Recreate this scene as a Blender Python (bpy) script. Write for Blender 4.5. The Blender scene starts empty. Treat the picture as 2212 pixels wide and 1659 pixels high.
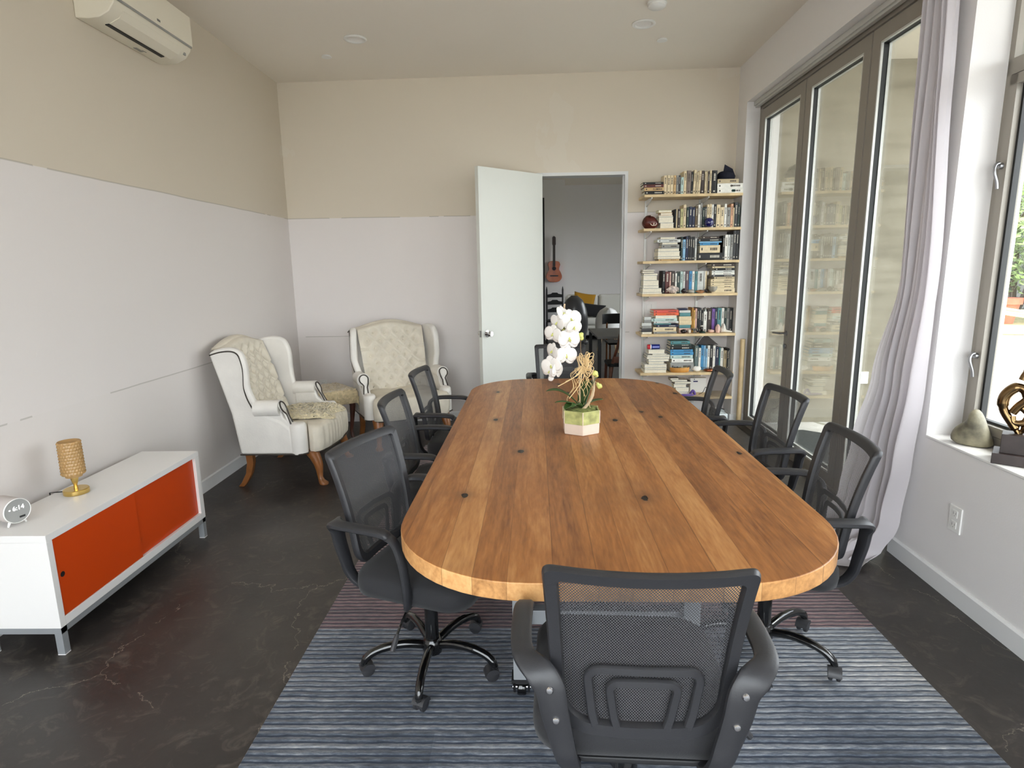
import bpy, bmesh, math, random
from mathutils import Vector, Matrix
random.seed(7)
R = math.radians
PI = math.pi
col = bpy.context.scene.collection
scene = bpy.context.scene

# ---------------------------------------------------------------- materials
def lin(r, g, b):
    f = lambda c: (c / 12.92 if c <= 0.04045 else ((c + 0.055) / 1.055) ** 2.4)
    return (f(r / 255), f(g / 255), f(b / 255), 1)

def nodes(m):
    return m.node_tree.nodes, m.node_tree.links

def mat(name, rgb, rough=0.5, metal=0.0, spec=0.5, noise=None, bump=None, coat=0.0, sheen=0.0, trans=0.0, coords='Object'):
    """plain principled material; noise=(scale, amount) mottles the colour, bump=(scale, strength)"""
    m = bpy.data.materials.new(name); m.use_nodes = True
    n, l = nodes(m); b = n['Principled BSDF']
    c = lin(*rgb)
    b.inputs['Base Color'].default_value = c
    b.inputs['Roughness'].default_value = rough
    b.inputs['Metallic'].default_value = metal
    b.inputs['Specular IOR Level'].default_value = spec
    b.inputs['Coat Weight'].default_value = coat
    b.inputs['Sheen Weight'].default_value = sheen
    b.inputs['Transmission Weight'].default_value = trans
    tc = n.new('ShaderNodeTexCoord')
    if noise:
        t = n.new('ShaderNodeTexNoise'); t.inputs['Scale'].default_value = noise[0]; t.inputs['Detail'].default_value = 5
        l.new(tc.outputs[coords], t.inputs['Vector'])
        mx = n.new('ShaderNodeMixRGB'); a = noise[1]
        mx.inputs[1].default_value = (c[0] * (1 - a), c[1] * (1 - a), c[2] * (1 - a), 1)
        mx.inputs[2].default_value = (min(1, c[0] * (1 + a)), min(1, c[1] * (1 + a)), min(1, c[2] * (1 + a)), 1)
        l.new(ramp(n, l, t.outputs['Fac'], [(0.34, (0, 0, 0, 1)), (0.66, (1, 1, 1, 1))]), mx.inputs[0]); l.new(mx.outputs[0], b.inputs['Base Color'])
    if bump:
        t = n.new('ShaderNodeTexNoise'); t.inputs['Scale'].default_value = bump[0]; t.inputs['Detail'].default_value = 4
        l.new(tc.outputs[coords], t.inputs['Vector'])
        bp = n.new('ShaderNodeBump'); bp.inputs['Strength'].default_value = bump[1]; bp.inputs['Distance'].default_value = 0.01
        l.new(t.outputs['Fac'], bp.inputs['Height']); l.new(bp.outputs[0], b.inputs['Normal'])
    return m

def math_node(n, l, op, a, b=None, c=None):
    x = n.new('ShaderNodeMath'); x.operation = op
    for i, v in enumerate((a, b, c)):
        if v is None: continue
        if hasattr(v, 'links'): l.new(v, x.inputs[i])
        else: x.inputs[i].default_value = v
    return x.outputs[0]

def ramp(n, l, fac, stops):
    r = n.new('ShaderNodeValToRGB'); e = r.color_ramp.elements
    while len(e) < len(stops): e.new(0.5)
    for i, (p, c) in enumerate(stops):
        e[i].position = p; e[i].color = c
    l.new(fac, r.inputs[0]); return r.outputs[0]

def glass_mat(name, tint=(0.93, 0.96, 0.94), extra=0.0):
    """window pane: clear, with the mirror reflection of real glass"""
    m = bpy.data.materials.new(name); m.use_nodes = True
    n, l = nodes(m); n.clear()
    out = n.new('ShaderNodeOutputMaterial'); mix = n.new('ShaderNodeMixShader')
    tr = n.new('ShaderNodeBsdfTransparent'); tr.inputs[0].default_value = (*tint, 1)
    gl = n.new('ShaderNodeBsdfGlossy'); gl.inputs['Roughness'].default_value = 0.0
    g = n.new('ShaderNodeNewGeometry'); dt = n.new('ShaderNodeVectorMath'); dt.operation = 'DOT_PRODUCT'
    l.new(g.outputs['Normal'], dt.inputs[0]); l.new(g.outputs['Incoming'], dt.inputs[1])
    c = math_node(n, l, 'SUBTRACT', 1.0, math_node(n, l, 'ABSOLUTE', dt.outputs['Value']))
    f = math_node(n, l, 'MULTIPLY_ADD', math_node(n, l, 'POWER', c, 5.0), 0.95, 0.04 + extra)
    l.new(f, mix.inputs[0]); l.new(tr.outputs[0], mix.inputs[1]); l.new(gl.outputs[0], mix.inputs[2])
    l.new(mix.outputs[0], out.inputs[0]); return m

def mesh_fabric():
    """woven chair mesh: small see-through holes between dark threads"""
    m = bpy.data.materials.new('chair_mesh_fabric'); m.use_nodes = True
    n, l = nodes(m); b = n['Principled BSDF']; out = n['Material Output']
    b.inputs['Base Color'].default_value = (0.036, 0.036, 0.041, 1); b.inputs['Roughness'].default_value = 0.6
    b.inputs['Sheen Weight'].default_value = 0.3
    uv = n.new('ShaderNodeUVMap'); uv.uv_map = 'UVMap'
    sp = n.new('ShaderNodeSeparateXYZ'); l.new(uv.outputs[0], sp.inputs[0])
    k = 2 * PI / 0.0062
    s = math_node(n, l, 'SINE', math_node(n, l, 'MULTIPLY', sp.outputs[0], k))
    t = math_node(n, l, 'SINE', math_node(n, l, 'MULTIPLY', sp.outputs[1], k * 0.8))
    f = math_node(n, l, 'GREATER_THAN', math_node(n, l, 'MULTIPLY', s, t), 0.16)
    tr = n.new('ShaderNodeBsdfTransparent'); mix = n.new('ShaderNodeMixShader')
    l.new(math_node(n, l, 'MULTIPLY', f, 0.92), mix.inputs[0]); l.new(b.outputs[0], mix.inputs[1]); l.new(tr.outputs[0], mix.inputs[2])
    l.new(mix.outputs[0], out.inputs[0]); return m

def wall_paint(name, cream, white, rough=0.6):
    """cream wall with a band of whiter roller paint between two heights"""
    m = bpy.data.materials.new(name); m.use_nodes = True
    n, l = nodes(m); b = n['Principled BSDF']; b.inputs['Roughness'].default_value = rough
    b.inputs['Specular IOR Level'].default_value = 0.25
    g = n.new('ShaderNodeNewGeometry'); sp = n.new('ShaderNodeSeparateXYZ'); l.new(g.outputs['Position'], sp.inputs[0])
    ns = n.new('ShaderNodeTexNoise'); ns.inputs['Scale'].default_value = 1.6; ns.inputs['Detail'].default_value = 6
    l.new(g.outputs['Position'], ns.inputs['Vector'])
    wob = math_node(n, l, 'MULTIPLY_ADD', ns.outputs['Fac'], 0.016, -0.008)
    z = math_node(n, l, 'ADD', sp.outputs[2], wob)
    up = math_node(n, l, 'GREATER_THAN', z, 2.052)
    mx = n.new('ShaderNodeMixRGB'); mx.inputs[1].default_value = lin(*white); mx.inputs[2].default_value = lin(*cream)
    l.new(up, mx.inputs[0])
    lo = math_node(n, l, 'LESS_THAN', z, 0.892)
    m2 = n.new('ShaderNodeMixRGB'); m2.blend_type = 'MULTIPLY'; m2.inputs[2].default_value = (0.985, 0.985, 0.98, 1)
    l.new(lo, m2.inputs[0]); l.new(mx.outputs[0], m2.inputs[1])
    # the thin paint ridge along both seams
    s1 = math_node(n, l, 'LESS_THAN', math_node(n, l, 'ABSOLUTE', math_node(n, l, 'SUBTRACT', z, 2.052)), 0.004)
    s2 = math_node(n, l, 'LESS_THAN', math_node(n, l, 'ABSOLUTE', math_node(n, l, 'SUBTRACT', z, 0.892)), 0.004)
    n2 = n.new('ShaderNodeTexNoise'); n2.inputs['Scale'].default_value = 2.3; l.new(g.outputs['Position'], n2.inputs['Vector'])
    sm = math_node(n, l, 'MULTIPLY', math_node(n, l, 'MAXIMUM', s1, s2), math_node(n, l, 'MULTIPLY', math_node(n, l, 'GREATER_THAN', n2.outputs['Fac'], 0.46), 0.35))
    m3 = n.new('ShaderNodeMixRGB'); m3.inputs[2].default_value = lin(120, 115, 100); l.new(sm, m3.inputs[0]); l.new(m2.outputs[0], m3.inputs[1])
    # chalky roller smudges
    mp = n.new('ShaderNodeMapping'); mp.inputs['Scale'].default_value = (1, 1.2, 0.55); l.new(g.outputs['Position'], mp.inputs[0])
    n3 = n.new('ShaderNodeTexNoise'); n3.inputs['Scale'].default_value = 1.3; n3.inputs['Detail'].default_value = 8; l.new(mp.outputs[0], n3.inputs['Vector'])
    smg = math_node(n, l, 'MULTIPLY', math_node(n, l, 'GREATER_THAN', n3.outputs['Fac'], 0.66), 0.10)
    m4 = n.new('ShaderNodeMixRGB'); m4.inputs[2].default_value = lin(238, 238, 234); l.new(smg, m4.inputs[0]); l.new(m3.outputs[0], m4.inputs[1])
    l.new(m4.outputs[0], b.inputs['Base Color'])
    nb = n.new('ShaderNodeTexNoise'); nb.inputs['Scale'].default_value = 160; l.new(g.outputs['Position'], nb.inputs['Vector'])
    bp = n.new('ShaderNodeBump'); bp.inputs['Strength'].default_value = 0.06; bp.inputs['Distance'].default_value = 0.004
    l.new(nb.outputs['Fac'], bp.inputs['Height']); l.new(bp.outputs[0], b.inputs['Normal'])
    return m

def concrete_floor():
    m = bpy.data.materials.new('stained_concrete'); m.use_nodes = True
    n, l = nodes(m); b = n['Principled BSDF']
    g = n.new('ShaderNodeNewGeometry'); P = g.outputs['Position']
    a = n.new('ShaderNodeTexNoise'); a.inputs['Scale'].default_value = 1.1; a.inputs['Detail'].default_value = 9; a.inputs['Roughness'].default_value = 0.62
    l.new(P, a.inputs['Vector'])
    base = ramp(n, l, a.outputs['Fac'], [(0.28, lin(38, 35, 34)), (0.5, lin(51, 47, 45)), (0.72, lin(72, 67, 63))])
    c = n.new('ShaderNodeTexNoise'); c.inputs['Scale'].default_value = 9; c.inputs['Detail'].default_value = 8; c.inputs['Roughness'].default_value = 0.7
    c.inputs['Distortion'].default_value = 1.2; l.new(P, c.inputs['Vector'])
    sc = ramp(n, l, c.outputs['Fac'], [(0.52, (0, 0, 0, 1)), (0.78, (0.5, 0.5, 0.5, 1))])
    m1 = n.new('ShaderNodeMixRGB'); m1.inputs[2].default_value = lin(128, 118, 108); l.new(sc, m1.inputs[0]); l.new(base, m1.inputs[1])
    # wandering pale cracks
    wn = n.new('ShaderNodeTexNoise'); wn.inputs['Scale'].default_value = 3.4; wn.inputs['Detail'].default_value = 9; wn.inputs['Roughness'].default_value = 0.65; l.new(P, wn.inputs['Vector'])
    add = n.new('ShaderNodeMixRGB'); add.blend_type = 'ADD'; add.inputs[0].default_value = 0.28; l.new(P, add.inputs[1]); l.new(wn.outputs['Color'], add.inputs[2])
    v = n.new('ShaderNodeTexVoronoi'); v.feature = 'DISTANCE_TO_EDGE'; v.inputs['Scale'].default_value = 0.85; l.new(add.outputs[0], v.inputs['Vector'])
    ck = math_node(n, l, 'LESS_THAN', v.outputs['Distance'], 0.0011)
    br = n.new('ShaderNodeTexNoise'); br.inputs['Scale'].default_value = 3.1; l.new(P, br.inputs['Vector'])
    ck = math_node(n, l, 'MULTIPLY', ck, math_node(n, l, 'MULTIPLY', math_node(n, l, 'GREATER_THAN', br.outputs['Fac'], 0.47), 0.5))
    m2 = n.new('ShaderNodeMixRGB'); m2.inputs[2].default_value = lin(168, 156, 142); l.new(ck, m2.inputs[0]); l.new(m1.outputs[0], m2.inputs[1])
    l.new(m2.outputs[0], b.inputs['Base Color'])
    rr = math_node(n, l, 'MULTIPLY_ADD', c.outputs['Fac'], 0.3, 0.26); l.new(rr, b.inputs['Roughness'])
    b.inputs['Specular IOR Level'].default_value = 0.5
    bp = n.new('ShaderNodeBump'); bp.inputs['Strength'].default_value = 0.08; bp.inputs['Distance'].default_value = 0.01
    l.new(c.outputs['Fac'], bp.inputs['Height']); l.new(bp.outputs[0], b.inputs['Normal'])
    return m

def plank_wood(name, tones, width=0.105, end=False):
    """boards running along local Y, each with its own tone, grain, dark streaks and knots"""
    m = bpy.data.materials.new(name); m.use_nodes = True
    n, l = nodes(m); b = n['Principled BSDF']
    tc = n.new('ShaderNodeTexCoord'); sp = n.new('ShaderNodeSeparateXYZ'); l.new(tc.outputs['Object'], sp.inputs[0])
    wx_ = math_node(n, l, 'MULTIPLY_ADD', math_node(n, l, 'SINE', math_node(n, l, 'MULTIPLY', sp.outputs[0], 17.0)), 0.016, math_node(n, l, 'MULTIPLY_ADD', math_node(n, l, 'SINE', math_node(n, l, 'MULTIPLY', sp.outputs[0], 41.0)), 0.008, sp.outputs[0]))
    i = math_node(n, l, 'DIVIDE', math_node(n, l, 'ADD', wx_, 5.03), width)
    idx = math_node(n, l, 'FLOOR', i)
    wn = n.new('ShaderNodeTexWhiteNoise'); wn.noise_dimensions = '1D'; l.new(idx, wn.inputs['W'])
    cb = n.new('ShaderNodeCombineXYZ'); l.new(math_node(n, l, 'MULTIPLY', sp.outputs[0], 15), cb.inputs[0])
    l.new(math_node(n, l, 'MULTIPLY_ADD', wn.outputs['Value'], 40, math_node(n, l, 'MULTIPLY', sp.outputs[1], 1.7)), cb.inputs[1])
    l.new(math_node(n, l, 'MULTIPLY', sp.outputs[2], 12), cb.inputs[2])
    g1 = n.new('ShaderNodeTexNoise'); g1.inputs['Scale'].default_value = 1.2; g1.inputs['Detail'].default_value = 7; g1.inputs['Roughness'].default_value = 0.6; g1.inputs['Distortion'].default_value = 0.9
    l.new(cb.outputs[0], g1.inputs['Vector'])
    g2 = n.new('ShaderNodeTexNoise'); g2.inputs['Scale'].default_value = 7; g2.inputs['Detail'].default_value = 6; l.new(cb.outputs[0], g2.inputs['Vector'])
    f = math_node(n, l, 'MULTIPLY_ADD', g2.outputs['Fac'], 0.35, math_node(n, l, 'MULTIPLY', g1.outputs['Fac'], 0.65))
    f = math_node(n, l, 'MULTIPLY_ADD', math_node(n, l, 'SUBTRACT', wn.outputs['Value'], 0.5), 0.30, f)
    cc = ramp(n, l, f, [(0.25, lin(*tones[0])), (0.5, lin(*tones[1])), (0.75, lin(*tones[2]))])
    # grey-brown heartwood clouds
    hn = n.new('ShaderNodeTexNoise'); hn.inputs['Scale'].default_value = 2.1; hn.inputs['Detail'].default_value = 4; l.new(tc.outputs['Object'], hn.inputs['Vector'])
    h = ramp(n, l, hn.outputs['Fac'], [(0.55, (0, 0, 0, 1)), (0.8, (0.6, 0.6, 0.6, 1))])
    m0 = n.new('ShaderNodeMixRGB'); m0.inputs[2].default_value = lin(118, 80, 50); l.new(h, m0.inputs[0]); l.new(cc, m0.inputs[1])
    # knots
    mp = n.new('ShaderNodeMapping'); mp.inputs['Scale'].default_value = (4.6, 2.6, 1); l.new(tc.outputs['Object'], mp.inputs[0])
    dn = n.new('ShaderNodeTexNoise'); dn.inputs['Scale'].default_value = 22; l.new(tc.outputs['Object'], dn.inputs['Vector'])
    ad = n.new('ShaderNodeMixRGB'); ad.blend_type = 'ADD'; ad.inputs[0].default_value = 0.12; l.new(mp.outputs[0], ad.inputs[1]); l.new(dn.outputs['Color'], ad.inputs[2])
    v = n.new('ShaderNodeTexVoronoi'); v.voronoi_dimensions = '2D'; v.inputs['Scale'].default_value = 1.0; l.new(ad.outputs[0], v.inputs['Vector'])
    sv = n.new('ShaderNodeSeparateXYZ'); l.new(v.outputs['Color'], sv.inputs[0])
    on = math_node(n, l, 'GREATER_THAN', sv.outputs[0], 0.62)
    kn = math_node(n, l, 'MULTIPLY', math_node(n, l, 'LESS_THAN', v.outputs['Distance'], 0.055), on)
    halo = ramp(n, l, v.outputs['Distance'], [(0.05, (0.55, 0.55, 0.55, 1)), (0.2, (0, 0, 0, 1))])
    m1 = n.new('ShaderNodeMixRGB'); m1.inputs[2].default_value = lin(92, 58, 34); l.new(math_node(n, l, 'MULTIPLY', halo, on), m1.inputs[0]); l.new(m0.outputs[0], m1.inputs[1])
    m2 = n.new('ShaderNodeMixRGB'); m2.inputs[2].default_value = lin(24, 17, 13); l.new(kn, m2.inputs[0]); l.new(m1.outputs[0], m2.inputs[1])
    # seams
    fr = math_node(n, l, 'FRACT', i)
    ed = math_node(n, l, 'LESS_THAN', math_node(n, l, 'MINIMUM', fr, math_node(n, l, 'SUBTRACT', 1.0, fr)), 0.008)
    m3 = n.new('ShaderNodeMixRGB'); m3.inputs[2].default_value = lin(70, 42, 24); l.new(math_node(n, l, 'MULTIPLY', ed, 0.5), m3.inputs[0]); l.new(m2.outputs[0], m3.inputs[1])
    l.new(m3.outputs[0], b.inputs['Base Color'])
    b.inputs['Roughness'].default_value = 0.42; b.inputs['Specular IOR Level'].default_value = 0.4
    bp = n.new('ShaderNodeBump'); bp.inputs['Strength'].default_value = 0.12; bp.inputs['Distance'].default_value = 0.004
    hh = math_node(n, l, 'SUBTRACT', f, math_node(n, l, 'MULTIPLY', math_node(n, l, 'MAXIMUM', ed, kn), 1.2))
    l.new(hh, bp.inputs['Height']); l.new(bp.outputs[0], b.inputs['Normal'])
    return m

def rug_mat():
    m = bpy.data.materials.new('striped_wool'); m.use_nodes = True
    n, l = nodes(m); b = n['Principled BSDF']
    g = n.new('ShaderNodeNewGeometry'); P = g.outputs['Position']; sp = n.new('ShaderNodeSeparateXYZ'); l.new(P, sp.inputs[0])
    ns = n.new('ShaderNodeTexNoise'); ns.inputs['Scale'].default_value = 9; ns.inputs['Detail'].default_value = 3; l.new(P, ns.inputs['Vector'])
    y = math_node(n, l, 'MULTIPLY_ADD', ns.outputs['Fac'], 0.012, sp.outputs[1])
    row = math_node(n, l, 'DIVIDE', y, 0.027); fr = math_node(n, l, 'FRACT', row); idx = math_node(n, l, 'FLOOR', row)
    groove = math_node(n, l, 'LESS_THAN', fr, 0.3)
    wn = n.new('ShaderNodeTexWhiteNoise'); wn.noise_dimensions = '1D'; l.new(idx, wn.inputs['W'])
    mp = n.new('ShaderNodeMapping'); mp.inputs['Scale'].default_value = (14, 66, 1); l.new(P, mp.inputs[0])
    sk = n.new('ShaderNodeTexNoise'); sk.inputs['Scale'].default_value = 1.5; sk.inputs['Detail'].default_value = 5; sk.inputs['Roughness'].default_value = 0.7; l.new(mp.outputs[0], sk.inputs['Vector'])
    big = n.new('ShaderNodeTexNoise'); big.inputs['Scale'].default_value = 2.2; big.inputs['Detail'].default_value = 3; l.new(P, big.inputs['Vector'])
    # tiles laid half a metre square, each a shade of its own
    tx = math_node(n, l, 'FLOOR', math_node(n, l, 'DIVIDE', math_node(n, l, 'ADD', sp.outputs[0], 0.92), 0.6))
    ty = math_node(n, l, 'FLOOR', math_node(n, l, 'DIVIDE', math_node(n, l, 'SUBTRACT', sp.outputs[1], 0.54), 0.6))
    tw = n.new('ShaderNodeTexWhiteNoise'); tw.noise_dimensions = '2D'; cb = n.new('ShaderNodeCombineXYZ'); l.new(tx, cb.inputs[0]); l.new(ty, cb.inputs[1]); l.new(cb.outputs[0], tw.inputs['Vector'])
    f = math_node(n, l, 'MULTIPLY_ADD', wn.outputs['Value'], 0.20, math_node(n, l, 'MULTIPLY', sk.outputs['Fac'], 0.95))
    f = math_node(n, l, 'ADD', f, math_node(n, l, 'MULTIPLY_ADD', big.outputs['Fac'], 0.6, -0.40))
    f = math_node(n, l, 'MULTIPLY_ADD', tw.outputs['Value'], 0.16, math_node(n, l, 'SUBTRACT', f, 0.08))
    blue = ramp(n, l, f, [(0.22, lin(44, 52, 64)), (0.42, lin(84, 93, 107)), (0.62, lin(140, 145, 153)), (0.85, lin(200, 198, 196))])
    pink = ramp(n, l, f, [(0.22, lin(66, 52, 54)), (0.45, lin(112, 86, 88)), (0.65, lin(150, 116, 116)), (0.85, lin(186, 160, 158))])
    zone = math_node(n, l, 'GREATER_THAN', sp.outputs[1], 2.335)
    mz = n.new('ShaderNodeMixRGB'); l.new(zone, mz.inputs[0]); l.new(blue, mz.inputs[1]); l.new(pink, mz.inputs[2])
    mg = n.new('ShaderNodeMixRGB'); mg.inputs[2].default_value = lin(34, 39, 50); l.new(math_node(n, l, 'MULTIPLY', groove, 0.85), mg.inputs[0]); l.new(mz.outputs[0], mg.inputs[1])
    l.new(mg.outputs[0], b.inputs['Base Color']); b.inputs['Roughness'].default_value = 0.9; b.inputs['Sheen Weight'].default_value = 0.3
    b.inputs['Specular IOR Level'].default_value = 0.1
    h = math_node(n, l, 'SINE', math_node(n, l, 'MULTIPLY', fr, PI))
    bp = n.new('ShaderNodeBump'); bp.inputs['Strength'].default_value = 0.6; bp.inputs['Distance'].default_value = 0.008
    l.new(math_node(n, l, 'MULTIPLY_ADD', sk.outputs['Fac'], 0.4, h), bp.inputs['Height']); l.new(bp.outputs[0], b.inputs['Normal'])
    return m

def flagstone():
    m = bpy.data.materials.new('flagstone'); m.use_nodes = True
    n, l = nodes(m); b = n['Principled BSDF']; b.inputs['Roughness'].default_value = 0.85
    g = n.new('ShaderNodeNewGeometry'); P = g.outputs['Position']
    wn = n.new('ShaderNodeTexNoise'); wn.inputs['Scale'].default_value = 1.5; l.new(P, wn.inputs['Vector'])
    add = n.new('ShaderNodeMixRGB'); add.blend_type = 'ADD'; add.inputs[0].default_value = 0.4; l.new(P, add.inputs[1]); l.new(wn.outputs['Color'], add.inputs[2])
    v = n.new('ShaderNodeTexVoronoi'); v.feature = 'DISTANCE_TO_EDGE'; v.inputs['Scale'].default_value = 1.1; l.new(add.outputs[0], v.inputs['Vector'])
    e = math_node(n, l, 'LESS_THAN', v.outputs['Distance'], 0.022)
    nn = n.new('ShaderNodeTexNoise'); nn.inputs['Scale'].default_value = 6; nn.inputs['Detail'].default_value = 6; l.new(P, nn.inputs['Vector'])
    st = ramp(n, l, nn.outputs['Fac'], [(0.3, lin(182, 179, 174)), (0.7, lin(212, 209, 203))])
    mx = n.new('ShaderNodeMixRGB'); mx.inputs[2].default_value = lin(150, 147, 132); l.new(e, mx.inputs[0]); l.new(st, mx.inputs[1])
    l.new(mx.outputs[0], b.inputs['Base Color']); return m

def board_concrete():
    """weathered outdoor plaster with faint level streaks"""
    m = bpy.data.materials.new('weathered_plaster'); m.use_nodes = True
    n, l = nodes(m); b = n['Principled BSDF']; b.inputs['Roughness'].default_value = 0.85
    g = n.new('ShaderNodeNewGeometry'); mp = n.new('ShaderNodeMapping'); mp.inputs['Scale'].default_value = (1.2, 1.2, 7); l.new(g.outputs['Position'], mp.inputs[0])
    a = n.new('ShaderNodeTexNoise'); a.inputs['Scale'].default_value = 1.4; a.inputs['Detail'].default_value = 7; l.new(mp.outputs[0], a.inputs['Vector'])
    c2 = n.new('ShaderNodeTexNoise'); c2.inputs['Scale'].default_value = 2.0; c2.inputs['Detail'].default_value = 5; l.new(g.outputs['Position'], c2.inputs['Vector'])
    f = math_node(n, l, 'MULTIPLY_ADD', a.outputs['Fac'], 0.6, math_node(n, l, 'MULTIPLY', c2.outputs['Fac'], 0.4))
    cc = ramp(n, l, f, [(0.3, lin(104, 97, 82)), (0.5, lin(134, 127, 111)), (0.72, lin(152, 145, 130))])
    l.new(cc, b.inputs['Base Color']); return m

M = {}
def setup_materials():
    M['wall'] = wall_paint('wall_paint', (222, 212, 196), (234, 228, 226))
    M['shaded_wall'] = wall_paint('shaded_wall_paint', (206, 196, 180), (219, 213, 210))  # wall paint toned down to stand in for weaker light on this wall
    M['white_wall'] = mat('plain_wall_paint', (230, 227, 226), 0.6, spec=0.25, bump=(160, 0.05))
    M['cream_wall'] = mat('cream_wall_paint', (214, 205, 188), 0.6, spec=0.25)
    M['ceiling'] = mat('ceiling_paint', (234, 227, 216), 0.7, spec=0.2)
    M['trim'] = mat('white_trim', (226, 226, 226), 0.4)
    M['door'] = mat('pale_door_paint', (226, 228, 222), 0.4)
    M['floor'] = concrete_floor()
    M['table'] = plank_wood('table_oak', ((108, 64, 32), (160, 104, 56), (194, 142, 88)))
    M['table_edge'] = plank_wood('table_oak_edge', ((150, 104, 60), (204, 150, 94), (228, 180, 122)))
    M['birch'] = mat('birch_edge', (216, 190, 146), 0.5, noise=(14, 0.12))
    M['rug'] = rug_mat()
    M['plastic'] = mat('black_plastic', (44, 44, 47), 0.45, bump=(300, 0.05))
    M['black'] = mat('matt_black', (24, 24, 26), 0.55)
    M['gloss_black'] = mat('gloss_black_enamel', (10, 10, 11), 0.14, coat=0.6)
    M['chrome'] = mat('chrome', (225, 225, 228), 0.12, metal=1.0)
    M['steel'] = mat('brushed_steel', (150, 150, 152), 0.32, metal=0.9)
    M['grey_metal'] = mat('grey_painted_steel', (150, 153, 156), 0.42, metal=0.25)
    M['alu'] = mat('bronze_grey_aluminium', (146, 140, 131), 0.45, metal=0.1)
    M['alu_light'] = mat('pale_aluminium', (206, 206, 202), 0.35, metal=0.3)
    M['gasket'] = mat('rubber_gasket', (26, 27, 28), 0.5)
    M['mesh'] = mesh_fabric()
    M['seat'] = mat('black_seat_cloth', (30, 30, 33), 0.85, sheen=0.08, bump=(420, 0.15))
    M['leather'] = mat('white_leather', (228, 224, 218), 0.42, noise=(6, 0.05), bump=(90, 0.10))
    M['tuft'] = mat('aged_white_leather', (216, 208, 192), 0.45, noise=(9, 0.07), bump=(70, 0.10))
    M['nail'] = mat('dark_nailhead_band', (52, 44, 38), 0.5)
    M['leg_wood'] = mat('honey_wood', (134, 84, 44), 0.35, noise=(12, 0.2))
    M['dark_wood'] = mat('mahogany', (72, 34, 20), 0.35, noise=(10, 0.25))
    M['fur'] = mat('cream_sheepskin', (222, 208, 172), 0.95, sheen=0.6, noise=(40, 0.15), bump=(60, 0.7))
    M['fur_tan'] = mat('tan_sheepskin', (196, 178, 142), 0.95, sheen=0.6, noise=(40, 0.2), bump=(60, 0.7))
    M['white_lac'] = mat('white_lacquer', (232, 230, 228), 0.35)
    M['orange'] = mat('orange_lacquer', (200, 66, 6), 0.4)
    M['brass'] = mat('brass', (222, 190, 116), 0.22, metal=1.0)
    M['plastic_white'] = mat('white_plastic', (232, 231, 228), 0.4)
    M['ac'] = mat('ivory_plastic', (226, 219, 202), 0.45)
    M['grey_cloth'] = mat('grey_speaker_cloth', (196, 188, 184), 0.9, bump=(400, 0.2))
    M['clock_face'] = mat('grey_mirror_face', (150, 150, 148), 0.2)
    M['glass'] = glass_mat('window_glass')
    M['door_glass'] = glass_mat('double_glazing', (0.84, 0.87, 0.84), 0.12)
    M['flag'] = flagstone()
    M['plaster'] = board_concrete()
    M['cloth'] = curtain_cloth()
    M['stone'] = mat('mottled_green_stone', (120, 114, 94), 0.6, noise=(14, 0.55), bump=(12, 0.6))
    M['bronze'] = mat('polished_bronze', (128, 104, 72), 0.22, metal=1.0)
    M['block'] = mat('dark_wood_block', (52, 42, 40), 0.5, noise=(20, 0.2))
    M['pot_green'] = mat('celadon_glaze', (176, 178, 116), 0.4, noise=(22, 0.3))
    M['pot_pink'] = mat('blush_glaze', (222, 204, 188), 0.5, noise=(10, 0.06))
    M['leaf'] = mat('orchid_leaf', (58, 84, 40), 0.35, noise=(12, 0.2))
    M['petal'] = mat('white_petal', (226, 222, 217), 0.55)
    M['lip'] = mat('yellow_green_bud', (206, 208, 120), 0.5)
    M['stem'] = mat('brown_stem', (92, 72, 48), 0.6)
    M['branch'] = mat('bleached_branch', (196, 172, 140), 0.7, noise=(30, 0.15))
    M['raffia'] = mat('raffia', (226, 198, 148), 0.7)
    M['moss'] = mat('moss', (112, 118, 62), 0.95, noise=(60, 0.4), bump=(60, 0.8))
    M['lampglass'] = amber_glass()

def curtain_cloth():
    m = bpy.data.materials.new('sheer_lilac_cloth'); m.use_nodes = True
    n, l = nodes(m); b = n['Principled BSDF']; out = n['Material Output']
    b.inputs['Base Color'].default_value = lin(216, 211, 215); b.inputs['Roughness'].default_value = 0.85; b.inputs['Sheen Weight'].default_value = 0.3
    t = n.new('ShaderNodeBsdfTranslucent'); t.inputs[0].default_value = lin(224, 219, 222)
    mix = n.new('ShaderNodeMixShader'); mix.inputs[0].default_value = 0.32
    l.new(b.outputs[0], mix.inputs[1]); l.new(t.outputs[0], mix.inputs[2]); l.new(mix.outputs[0], out.inputs[0])
    tc = n.new('ShaderNodeTexCoord'); w = n.new('ShaderNodeTexNoise'); w.inputs['Scale'].default_value = 180; l.new(tc.outputs['Object'], w.inputs['Vector'])
    bp = n.new('ShaderNodeBump'); bp.inputs['Strength'].default_value = 0.08; bp.inputs['Distance'].default_value = 0.003
    l.new(w.outputs['Fac'], bp.inputs['Height']); l.new(bp.outputs[0], b.inputs['Normal'])
    return m

def amber_glass():
    m = mat('amber_cut_glass', (206, 168, 112), 0.18, spec=0.8)
    n, l = nodes(m); b = n['Principled BSDF']; out = n['Material Output']
    t = n.new('ShaderNodeBsdfTranslucent'); t.inputs[0].default_value = lin(214, 180, 128)
    mix = n.new('ShaderNodeMixShader'); mix.inputs[0].default_value = 0.4
    l.new(b.outputs[0], mix.inputs[1]); l.new(t.outputs[0], mix.inputs[2]); l.new(mix.outputs[0], out.inputs[0])
    return m

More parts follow.
